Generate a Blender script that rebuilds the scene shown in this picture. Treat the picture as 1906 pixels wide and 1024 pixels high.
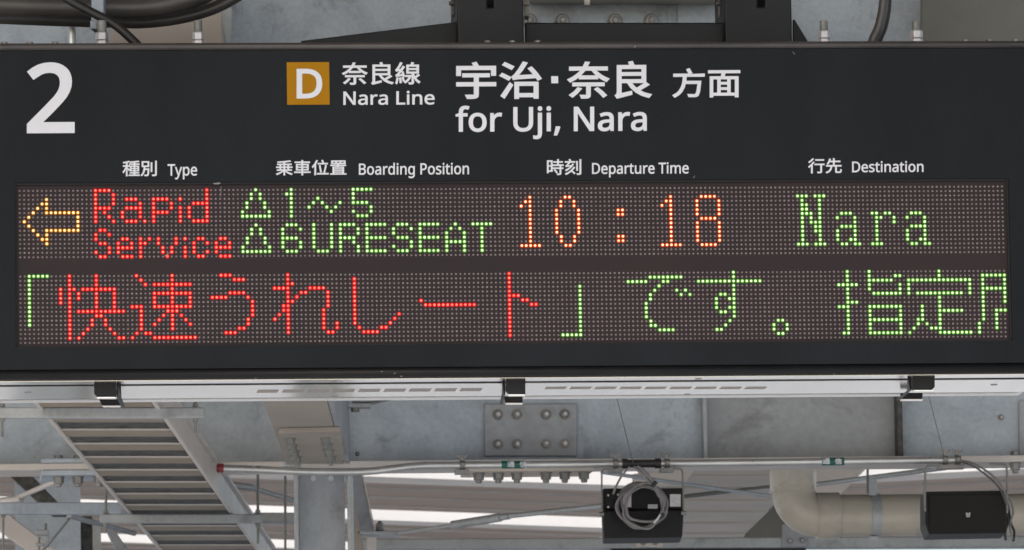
import bpy, math, random
import numpy as np
from mathutils import Vector, Matrix
from mathutils.geometry import delaunay_2d_cdt

random.seed(7)
for _o in list(bpy.data.objects):
    bpy.data.objects.remove(_o)
SC = bpy.context.scene
COL = SC.collection
rad = math.radians

# ------------------------------------------------------------------ camera
D = 12.0                      # camera to sign face, metres
CAM_Z = 1.6
EL = rad(7.0)
AZ, YAW, PITCH, ROLL, FPX = rad(-5.29964), rad(5.26732), rad(6.52788), rad(-0.93411), 12056.48
PW, PH = 1906.0, 1024.0
Z0 = CAM_Z + D * math.sin(EL)  # height of the display's middle
CAMP = Vector((D * math.cos(EL) * math.sin(AZ), -D * math.cos(EL) * math.cos(AZ), CAM_Z))
FWD = Vector((math.sin(YAW) * math.cos(PITCH), math.cos(YAW) * math.cos(PITCH), math.sin(PITCH)))
_R = FWD.cross(Vector((0, 0, 1))).normalized()
_U = _R.cross(FWD)
RGT = _R * math.cos(ROLL) + _U * math.sin(ROLL)
UPV = -_R * math.sin(ROLL) + _U * math.cos(ROLL)
cam = bpy.data.cameras.new('camera')
cam.sensor_width = 36.0
cam.lens = FPX * 36.0 / PW
cam.clip_start, cam.clip_end = 0.1, 3000.0
cam.dof.use_dof = True
cam.dof.focus_distance = 12.0
cam.dof.aperture_fstop = 38.0
camo = bpy.data.objects.new('camera', cam)
COL.objects.link(camo)
camo.matrix_world = Matrix(((RGT.x, UPV.x, -FWD.x, CAMP.x), (RGT.y, UPV.y, -FWD.y, CAMP.y),
                            (RGT.z, UPV.z, -FWD.z, CAMP.z), (0, 0, 0, 1)))
SC.camera = camo

# ------------------------------------------------------------------ daylight
SUN_EL, SUN_AZ = rad(36), rad(-150)     # sun high behind the camera's left shoulder
world = bpy.data.worlds.new('World')
SC.world = world
world.use_nodes = True
wn = world.node_tree.nodes
wl = world.node_tree.links
wn.clear()
sky = wn.new('ShaderNodeTexSky')
sky.sky_type = 'NISHITA'
sky.sun_disc = False
sky.sun_elevation = SUN_EL
sky.sun_rotation = SUN_AZ
sky.air_density, sky.dust_density, sky.ozone_density = 1.0, 2.5, 1.0
bg = wn.new('ShaderNodeBackground')
bg.inputs['Strength'].default_value = 0.13
wo = wn.new('ShaderNodeOutputWorld')
wl.new(sky.outputs[0], bg.inputs[0])
wl.new(bg.outputs[0], wo.inputs[0])
sun = bpy.data.lights.new('sun', 'SUN')
sun.energy = 4.0
sun.angle = rad(0.5)
sun.color = (1.0, 0.975, 0.945)
suno = bpy.data.objects.new('sun', sun)
COL.objects.link(suno)
_sd = Vector((math.sin(SUN_AZ) * math.cos(SUN_EL), math.cos(SUN_AZ) * math.cos(SUN_EL), math.sin(SUN_EL)))
suno.rotation_euler = _sd.to_track_quat('Z', 'Y').to_euler()
suno.location = (0, -20, 30)
SC.view_settings.view_transform = 'Standard'
SC.view_settings.look = 'None'
SC.view_settings.gamma = 1.0
SC.view_settings.use_curve_mapping = False
EXPO = 0.85
SC.view_settings.exposure = EXPO
EG = 2.0 ** (-EXPO)            # lamp levels are given as seen through the exposure
SC.render.engine = 'CYCLES'
SC.cycles.use_denoising = True
SC.cycles.max_bounces = 8
SC.cycles.filter_width = 1.6

# ------------------------------------------------------------------ pixel helpers
def ray(px, py):
    return (FWD + RGT * ((px - PW / 2) / FPX) - UPV * ((py - PH / 2) / FPX))

def A(px, py, Y):             # point of the upright plane Y seen at a pixel of the photograph
    r = ray(px, py)
    return CAMP + r * ((Y - CAMP.y) / r.y)

def AZp(px, py, z):           # point of the level plane z seen at that pixel
    r = ray(px, py)
    return CAMP + r * ((z - CAMP.z) / r.z)

def XZ(px, py, Y):
    p = A(px, py, Y)
    return p.x, p.z

def mm(Y):                    # metres per photo pixel at depth Y
    return (Y + D) / FPX

# ------------------------------------------------------------------ materials
def lin(r, g, b):
    f = lambda c: (c / 255 / 12.92) if c / 255 <= 0.04045 else ((c / 255 + 0.055) / 1.055) ** 2.4
    return (f(r), f(g), f(b), 1.0)

def mat(name, col, rough=0.5, metal=0.0, var=0.0, scale=8.0, col2=None, bump=0.0, spec=0.5, coat=0.0, detail=4.0, stretch=None, lo=0.35, hi=0.65, rvar=0.0):
    m = bpy.data.materials.new(name)
    m.use_nodes = True
    nt = m.node_tree
    b = nt.nodes['Principled BSDF']
    c4 = tuple(col[:3]) + (1.0,)
    b.inputs['Base Color'].default_value = c4
    b.inputs['Roughness'].default_value = rough
    b.inputs['Metallic'].default_value = metal
    b.inputs['Specular IOR Level'].default_value = spec
    b.inputs['Coat Weight'].default_value = coat
    if col2 is not None or bump or var or rvar:
        tc = nt.nodes.new('ShaderNodeTexCoord')
        src = tc.outputs['Object']
        if stretch:
            mp = nt.nodes.new('ShaderNodeMapping')
            mp.inputs['Scale'].default_value = stretch
            nt.links.new(src, mp.inputs['Vector'])
            src = mp.outputs['Vector']
        n = nt.nodes.new('ShaderNodeTexNoise')
        n.inputs['Scale'].default_value = scale
        n.inputs['Detail'].default_value = detail
        n.inputs['Roughness'].default_value = 0.62
        nt.links.new(src, n.inputs['Vector'])
        if col2 is not None:
            r = nt.nodes.new('ShaderNodeValToRGB')
            r.color_ramp.elements[0].position = lo
            r.color_ramp.elements[1].position = hi
            r.color_ramp.elements[0].color = tuple(col2[:3]) + (1.0,)
            r.color_ramp.elements[1].color = c4
            nt.links.new(n.outputs['Fac'], r.inputs['Fac'])
            nt.links.new(r.outputs['Color'], b.inputs['Base Color'])
        if rvar:
            mr = nt.nodes.new('ShaderNodeMapRange')
            mr.inputs['To Min'].default_value = max(0.05, rough - rvar)
            mr.inputs['To Max'].default_value = rough + rvar
            nt.links.new(n.outputs['Fac'], mr.inputs['Value'])
            nt.links.new(mr.outputs['Result'], b.inputs['Roughness'])
        if bump:
            n2 = nt.nodes.new('ShaderNodeTexNoise')
            n2.inputs['Scale'].default_value = scale * 6
            n2.inputs['Detail'].default_value = 3
            nt.links.new(src, n2.inputs['Vector'])
            bp = nt.nodes.new('ShaderNodeBump')
            bp.inputs['Strength'].default_value = bump
            bp.inputs['Distance'].default_value = 0.003
            nt.links.new(n2.outputs['Fac'], bp.inputs['Height'])
            nt.links.new(bp.outputs['Normal'], b.inputs['Normal'])
    return m

def galv(name, c1, c2, c3, scale=3.0, rough=0.5, metal=0.2):
    """zinc coating: broad cloudy smudges, streaks and a fine crystal grain"""
    m = bpy.data.materials.new(name)
    m.use_nodes = True
    nt = m.node_tree
    N, L = nt.nodes.new, nt.links.new
    b = nt.nodes['Principled BSDF']
    b.inputs['Metallic'].default_value = metal
    tc = N('ShaderNodeTexCoord')
    n1 = N('ShaderNodeTexNoise'); n1.inputs['Scale'].default_value = scale; n1.inputs['Detail'].default_value = 5; n1.inputs['Roughness'].default_value = 0.65; n1.inputs['Distortion'].default_value = 1.2
    n2 = N('ShaderNodeTexNoise'); n2.inputs['Scale'].default_value = scale * 2.3; n2.inputs['Detail'].default_value = 6; n2.inputs['Roughness'].default_value = 0.7; n2.inputs['Distortion'].default_value = 0.6
    vo = N('ShaderNodeTexNoise'); vo.inputs['Scale'].default_value = scale * 22; vo.inputs['Detail'].default_value = 2
    for n in (n1, n2, vo):
        L(tc.outputs['Object'], n.inputs['Vector'])
    r1 = N('ShaderNodeValToRGB')
    r1.color_ramp.elements[0].position, r1.color_ramp.elements[1].position = 0.38, 0.62
    r1.color_ramp.elements[0].color, r1.color_ramp.elements[1].color = c2 + (1,), c1 + (1,)
    L(n1.outputs['Fac'], r1.inputs['Fac'])
    r2 = N('ShaderNodeMapRange'); r2.inputs['From Min'].default_value = 0.55; r2.inputs['From Max'].default_value = 0.75
    L(n2.outputs['Fac'], r2.inputs['Value'])
    m1 = N('ShaderNodeMix'); m1.data_type = 'RGBA'
    L(r2.outputs['Result'], m1.inputs['Factor'])
    L(r1.outputs['Color'], m1.inputs[6])
    m1.inputs[7].default_value = c3 + (1,)
    m2 = N('ShaderNodeMix'); m2.data_type = 'RGBA'; m2.blend_type = 'OVERLAY'
    m2.inputs['Factor'].default_value = 0.16
    L(m1.outputs[2], m2.inputs[6]); L(vo.outputs['Fac'], m2.inputs[7])
    hs = N('ShaderNodeHueSaturation'); hs.inputs['Saturation'].default_value = 1.0
    L(m2.outputs[2], hs.inputs['Color'])
    L(hs.outputs['Color'], b.inputs['Base Color'])
    mr = N('ShaderNodeMapRange'); mr.inputs['To Min'].default_value = rough - 0.12; mr.inputs['To Max'].default_value = rough + 0.15
    L(n2.outputs['Fac'], mr.inputs['Value']); L(mr.outputs['Result'], b.inputs['Roughness'])
    bp = N('ShaderNodeBump'); bp.inputs['Strength'].default_value = 0.12; bp.inputs['Distance'].default_value = 0.002
    L(n2.outputs['Fac'], bp.inputs['Height']); L(bp.outputs['Normal'], b.inputs['Normal'])
    return m

def emis(name, rgb, k=1.0):
    m = bpy.data.materials.new(name)
    m.use_nodes = True
    b = m.node_tree.nodes['Principled BSDF']
    b.inputs['Base Color'].default_value = (0.01, 0.01, 0.01, 1)
    b.inputs['Roughness'].default_value = 0.6
    b.inputs['Specular IOR Level'].default_value = 0.1
    b.inputs['Emission Color'].default_value = tuple(rgb) + (1.0,)
    nt = m.node_tree
    ge = nt.nodes.new('ShaderNodeNewGeometry')
    mr = nt.nodes.new('ShaderNodeMapRange')
    mr.inputs['To Min'].default_value = k * EG * 0.72
    mr.inputs['To Max'].default_value = k * EG * 1.18
    nt.links.new(ge.outputs['Random Per Island'], mr.inputs['Value'])
    nt.links.new(mr.outputs['Result'], b.inputs['Emission Strength'])
    return m

M = {}
M['face'] = mat('sign_face_paint', (0.0092, 0.0110, 0.0138), 0.45, spec=0.14, col2=(0.0066, 0.0084, 0.0108), scale=420, detail=1.0, lo=0.38, hi=0.62)
_nt = M['face'].node_tree
_b = _nt.nodes['Principled BSDF']
_src = _b.inputs['Base Color'].links[0].from_socket
_tc = _nt.nodes.new('ShaderNodeTexCoord')
_mp = _nt.nodes.new('ShaderNodeMapping'); _mp.inputs['Scale'].default_value = (3.2, 1.0, 1.1)
_n = _nt.nodes.new('ShaderNodeTexNoise'); _n.inputs['Scale'].default_value = 1.6; _n.inputs['Detail'].default_value = 7; _n.inputs['Roughness'].default_value = 0.6
_mr = _nt.nodes.new('ShaderNodeMapRange'); _mr.inputs['From Min'].default_value = 0.3; _mr.inputs['From Max'].default_value = 0.7; _mr.inputs['To Min'].default_value = 0.78; _mr.inputs['To Max'].default_value = 1.32
_mx = _nt.nodes.new('ShaderNodeVectorMath'); _mx.operation = 'SCALE'
_nt.links.new(_tc.outputs['Object'], _mp.inputs['Vector']); _nt.links.new(_mp.outputs['Vector'], _n.inputs['Vector'])
_nt.links.new(_n.outputs['Fac'], _mr.inputs['Value']); _nt.links.new(_src, _mx.inputs[0]); _nt.links.new(_mr.outputs['Result'], _mx.inputs['Scale'])
_nt.links.new(_mx.outputs['Vector'], _b.inputs['Base Color'])
M['rim'] = mat('highlit_rim_paint', (0.075, 0.068, 0.066), 0.36, spec=0.5, col2=(0.048, 0.045, 0.044), scale=6, bump=0.04, rvar=0.08)  # the top rim's highlight is painted in as a paler colour
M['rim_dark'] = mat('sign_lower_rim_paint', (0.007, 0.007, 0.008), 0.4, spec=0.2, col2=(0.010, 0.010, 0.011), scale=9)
M['scuff'] = mat('scuffed_paint', (0.20, 0.195, 0.19), 0.7)
M['black'] = mat('black_powder_coat', (0.010, 0.0115, 0.0135), 0.45, spec=0.25, col2=(0.014, 0.015, 0.017), scale=7, bump=0.04)
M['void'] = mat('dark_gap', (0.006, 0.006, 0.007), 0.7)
M['white'] = mat('white_sticker_and_sky_disc', (0.68, 0.69, 0.73), 0.5, spec=0.3, col2=(0.65, 0.66, 0.70), scale=14)
M['ochre'] = mat('ochre_sticker', (0.37, 0.168, 0.002), 0.5, spec=0.12, col2=(0.35, 0.158, 0.002), scale=14)
M['board'] = mat('display_board', (0.0285, 0.0175, 0.0190), 0.5, col2=(0.0205, 0.0148, 0.0160), scale=3.0, spec=0.2, bump=0.02, lo=0.3, hi=0.7)
M['led_off'] = mat('unlit_led_lens', (0.245, 0.190, 0.195), 0.4, spec=0.4, col2=(0.185, 0.150, 0.152), scale=40)
M['alu'] = mat('brushed_aluminium', (0.86, 0.83, 0.775), 0.15, metal=0.85, col2=(0.82, 0.79, 0.735), scale=2.5, rvar=0.06)
M['alu_edge'] = mat('bright_metal_edge', (0.85, 0.84, 0.83), 0.3, metal=0.5)
M['slot'] = mat('slot_dark', (0.24, 0.225, 0.215), 0.6)  # the louvre slots' recess shade is put into this darker colour
M['galv'] = galv('galvanised_web', (0.435, 0.495, 0.565), (0.345, 0.395, 0.455), (0.235, 0.258, 0.29), 3.6)
M['galv_grey'] = galv('galvanised_web_dull', (0.335, 0.355, 0.38), (0.285, 0.30, 0.32), (0.17, 0.175, 0.185), 2.2)
M['galv_plain'] = galv('galvanised_plain', (0.40, 0.425, 0.44), (0.34, 0.36, 0.37), (0.25, 0.26, 0.265), 4.0)
M['galv_top'] = galv('galvanised_upper', (0.40, 0.46, 0.525), (0.31, 0.355, 0.41), (0.20, 0.225, 0.255), 6.0)
M['galv_col'] = galv('galvanised_column', (0.42, 0.455, 0.50), (0.34, 0.365, 0.395), (0.27, 0.285, 0.30), 3.0)
M['bolt'] = galv('galvanised_bolt', (0.27, 0.265, 0.26), (0.20, 0.20, 0.195), (0.14, 0.135, 0.13), 12.0, 0.4, 0.5)
M['nut'] = mat('zinc_nut', (0.62, 0.60, 0.62), 0.35, metal=0.35, col2=(0.45, 0.44, 0.46), scale=30)
M['rod'] = mat('threaded_rod', (0.24, 0.24, 0.23), 0.5, metal=0.3, col2=(0.17, 0.175, 0.165), scale=60)
M['cream'] = mat('cream_painted_steel', (0.36, 0.325, 0.285), 0.6, spec=0.12, col2=(0.30, 0.275, 0.245), scale=3.5, bump=0.05)
M['cream_lt'] = mat('pale_painted_steel', (0.60, 0.56, 0.53), 0.55, col2=(0.52, 0.49, 0.465), scale=4, bump=0.05)
M['beige'] = mat('beige_soffit', (0.56, 0.50, 0.44), 0.65, spec=0.12, col2=(0.48, 0.435, 0.39), scale=5)
M['olive'] = mat('olive_grey_panel', (0.145, 0.145, 0.13), 0.6, col2=(0.11, 0.112, 0.102), scale=4)
M['rack_dark'] = mat('dark_grating', (0.125, 0.125, 0.12), 0.65, spec=0.12, col2=(0.045, 0.045, 0.043), scale=34, detail=8)
M['slat'] = mat('ladder_slat_paint', (0.33, 0.282, 0.222), 0.6, spec=0.12, col2=(0.25, 0.218, 0.176), scale=5)
M['soffit'] = mat('warm_soffit_paint', (0.56, 0.50, 0.425), 0.6, spec=0.12, col2=(0.48, 0.43, 0.37), scale=2.5)
M['roof'] = mat('taupe_roof_sheet', (0.185, 0.150, 0.128), 0.6, spec=0.12, col2=(0.16, 0.130, 0.112), scale=0.9)
M['roof_lt'] = mat('pale_roof_trim', (0.36, 0.35, 0.345), 0.6, spec=0.12, col2=(0.31, 0.305, 0.30), scale=1.5)
M['pvc'] = mat('beige_pvc', (0.47, 0.432, 0.36), 0.28, col2=(0.40, 0.37, 0.31), scale=6, spec=0.5, rvar=0.05)
M['steel_pipe'] = mat('galvanised_conduit', (0.60, 0.61, 0.61), 0.3, metal=0.65, col2=(0.48, 0.49, 0.49), scale=9, rvar=0.1)
M['red'] = mat('red_plastic_cap', (0.28, 0.035, 0.04), 0.45, col2=(0.22, 0.03, 0.035), scale=20)
M['tape'] = mat('black_tape', (0.02, 0.02, 0.02), 0.5, col2=(0.03, 0.03, 0.03), scale=40)
M['green'] = mat('green_tag', (0.01, 0.11, 0.085), 0.45, col2=(0.012, 0.095, 0.075), scale=30)
M['spk'] = mat('black_speaker_cabinet', (0.009, 0.009, 0.010), 0.55, spec=0.25, col2=(0.013, 0.013, 0.014), scale=50, bump=0.15)
M['grille'] = mat('dark_speaker_grille', (0.019, 0.017, 0.0165), 0.6, spec=0.2, col2=(0.012, 0.011, 0.011), scale=260, bump=0.3)
M['cable'] = mat('grey_cable', (0.23, 0.22, 0.225), 0.5, col2=(0.15, 0.145, 0.15), scale=30)
M['cable_dk'] = mat('black_rubber_cable', (0.012, 0.0115, 0.012), 0.45, col2=(0.018, 0.017, 0.017), scale=30)
M['hose'] = mat('dark_flexible_conduit', (0.075, 0.069, 0.066), 0.38, col2=(0.052, 0.048, 0.047), scale=14, spec=0.6)
M['paper'] = mat('pale_label', (0.62, 0.61, 0.64), 0.6, col2=(0.5, 0.49, 0.52), scale=90)
M['conc'] = mat('platform_concrete', (0.51, 0.50, 0.483), 0.85, col2=(0.435, 0.427, 0.412), scale=0.8, bump=0.2)

# ------------------------------------------------------------------ mesh builder
OFF = {}
SKEW = math.tan(rad(5.0))     # the steelwork's depth runs 5 degrees off the display's own

def tag(o, label=None, cat=None, group=None, kind=None):
    if label: o['label'] = label
    if cat: o['category'] = cat
    if group: o['group'] = group
    if kind: o['kind'] = kind
    return o

def thing(name, label, cat, loc, group=None):
    o = bpy.data.objects.new(name, None)
    o.empty_display_size = 0.1
    COL.objects.link(o)
    o.location = loc
    OFF[o.name] = Vector(loc)
    return tag(o, label, cat, group)

class MB:
    def __init__(s):
        s.v, s.f, s.mi, s.sm = [], [], [], []

    def add(s, vs, fs, mi=0, smooth=False):
        k = len(s.v)
        s.v += [Vector(p) for p in vs]
        s.f += [tuple(i + k for i in f) for f in fs]
        s.mi += [mi] * len(fs)
        s.sm += [smooth] * len(fs)
        return s

    def hexa(s, a, b, mi=0):
        """a, b: two quads (front, back), same order"""
        return s.add(list(a) + list(b), [(0, 1, 2, 3), (7, 6, 5, 4), (0, 4, 5, 1), (1, 5, 6, 2), (2, 6, 7, 3), (3, 7, 4, 0)], mi)

    def box(s, x0, x1, y0, y1, z0, z1, mi=0):
        a = [(x0, y0, z0), (x1, y0, z0), (x1, y0, z1), (x0, y0, z1)]
        b = [(x0, y1, z0), (x1, y1, z0), (x1, y1, z1), (x0, y1, z1)]
        return s.hexa(a, b, mi)

    def prism(s, poly, vec, mi=0):
        n = len(poly)
        v = Vector(vec)
        p = [Vector(q) for q in poly]
        nrm = Vector((0, 0, 0))
        for i in range(n):
            nrm += (p[i] - p[0]).cross(p[(i + 1) % n] - p[0])
        if nrm.dot(v) > 0:
            p.reverse()
        vs = p + [q + v for q in p]
        fs = [tuple(range(n)), tuple(range(2 * n - 1, n - 1, -1))]
        fs += [(j, i, i + n, j + n) for i in range(n) for j in [(i + 1) % n]]
        return s.add(vs, fs, mi)

    def plate(s, pix, Y, t, mi=0):
        """outline given in photo pixels, standing at depth Y, t thick"""
        return s.prism([A(x, y, Y) for x, y in pix], (t * SKEW, t, 0), mi)

    def rect(s, x0, y0, x1, y1, Y, t, mi=0):
        return s.plate([(x0, y0), (x1, y0), (x1, y1), (x0, y1)], Y, t, mi)

    def tube(s, path, r, n=16, caps=True, mi=0, smooth=True):
        P = [Vector(p) for p in path]
        rr = r if isinstance(r, (list, tuple)) else [r] * len(P)
        rings = []
        t0 = (P[1] - P[0]).normalized()
        ref = Vector((0, 0, 1)) if abs(t0.z) < 0.9 else Vector((0, 1, 0))
        u = t0.cross(ref).normalized()
        for i, p in enumerate(P):
            if i == 0: t = P[1] - P[0]
            elif i == len(P) - 1: t = P[-1] - P[-2]
            else: t = (P[i + 1] - P[i]).normalized() + (P[i] - P[i - 1]).normalized()
            t.normalize()
            u = (u - t * u.dot(t)).normalized()
            w = t.cross(u)
            rings.append([p + u * (rr[i] * math.cos(2 * math.pi * k / n)) + w * (rr[i] * math.sin(2 * math.pi * k / n)) for k in range(n)])
        vs = [q for g in rings for q in g]
        fs = []
        for i in range(len(P) - 1):
            for k in range(n):
                a, b = i * n + k, i * n + (k + 1) % n
                fs.append((a, b, b + n, a + n))
        s.add(vs, fs, mi, smooth)
        if caps:
            s.add(rings[0], [tuple(range(n - 1, -1, -1))], mi)
            s.add(rings[-1], [tuple(range(n))], mi)
        return s

    def cyl(s, a, b, r, n=16, mi=0, smooth=True):
        return s.tube([a, b], r, n, True, mi, smooth)

    def build(s, name, m, parent=None, bevel=0.0, label=None, cat=None, group=None, kind=None, origin=None):
        off = Vector((0, 0, 0))
        if parent is not None:
            off = OFF[parent.name]
        elif origin is not None:
            off = Vector(origin)
        me = bpy.data.meshes.new(name)
        me.from_pydata([tuple(p - off) for p in s.v], [], s.f)
        ms = m if isinstance(m, (list, tuple)) else [m]
        for q in ms: me.materials.append(q)
        me.polygons.foreach_set('material_index', s.mi)
        me.polygons.foreach_set('use_smooth', s.sm)
        me.update()
        o = bpy.data.objects.new(name, me)
        COL.objects.link(o)
        if parent is not None:
            o.parent = parent
        else:
            o.location = off
        OFF[o.name] = off
        if bevel:
            bv = o.modifiers.new('bevel', 'BEVEL')
            bv.width = bevel
            bv.segments = 2
            bv.limit_method = 'ANGLE'
            bv.angle_limit = rad(40)
        return tag(o, label, cat, group, kind)

def hexnut(mb, c, axis, r, h, mi=0, washer=0.0, stud=0.0, studr=0.5, smi=None):
    """nut standing on c along axis, on a round washer, with the thread's end showing"""
    a = Vector(axis).normalized()
    c = Vector(c)
    if washer:
        mb.cyl(c, c + a * (h * 0.22), washer, 20, mi, True)
        c = c + a * (h * 0.22)
    mb.tube([c, c + a * h * 0.9, c + a * h], [r, r, r * 0.86], 6, True, mi, False)
    if stud:
        mb.tube([c + a * h, c + a * (h + stud * 0.85), c + a * (h + stud)], [r * studr, r * studr, r * studr * 0.7], 10, True, mi if smi is None else smi, True)
    return mb

def curve_pts(ctrl, n=10):
    """smooth path through control points (Catmull-Rom)"""
    P = [Vector(p) for p in ctrl]
    P = [P[0] * 2 - P[1]] + P + [P[-1] * 2 - P[-2]]
    out = []
    for i in range(1, len(P) - 2):
        for k in range(n):
            t = k / n
            out.append(0.5 * ((2 * P[i]) + (P[i + 1] - P[i - 1]) * t + (2 * P[i - 1] - 5 * P[i] + 4 * P[i + 1] - P[i + 2]) * t * t + (3 * P[i] - P[i - 1] - 3 * P[i + 1] + P[i + 2]) * t ** 3))
    out.append(P[-2])
    return out

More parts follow.
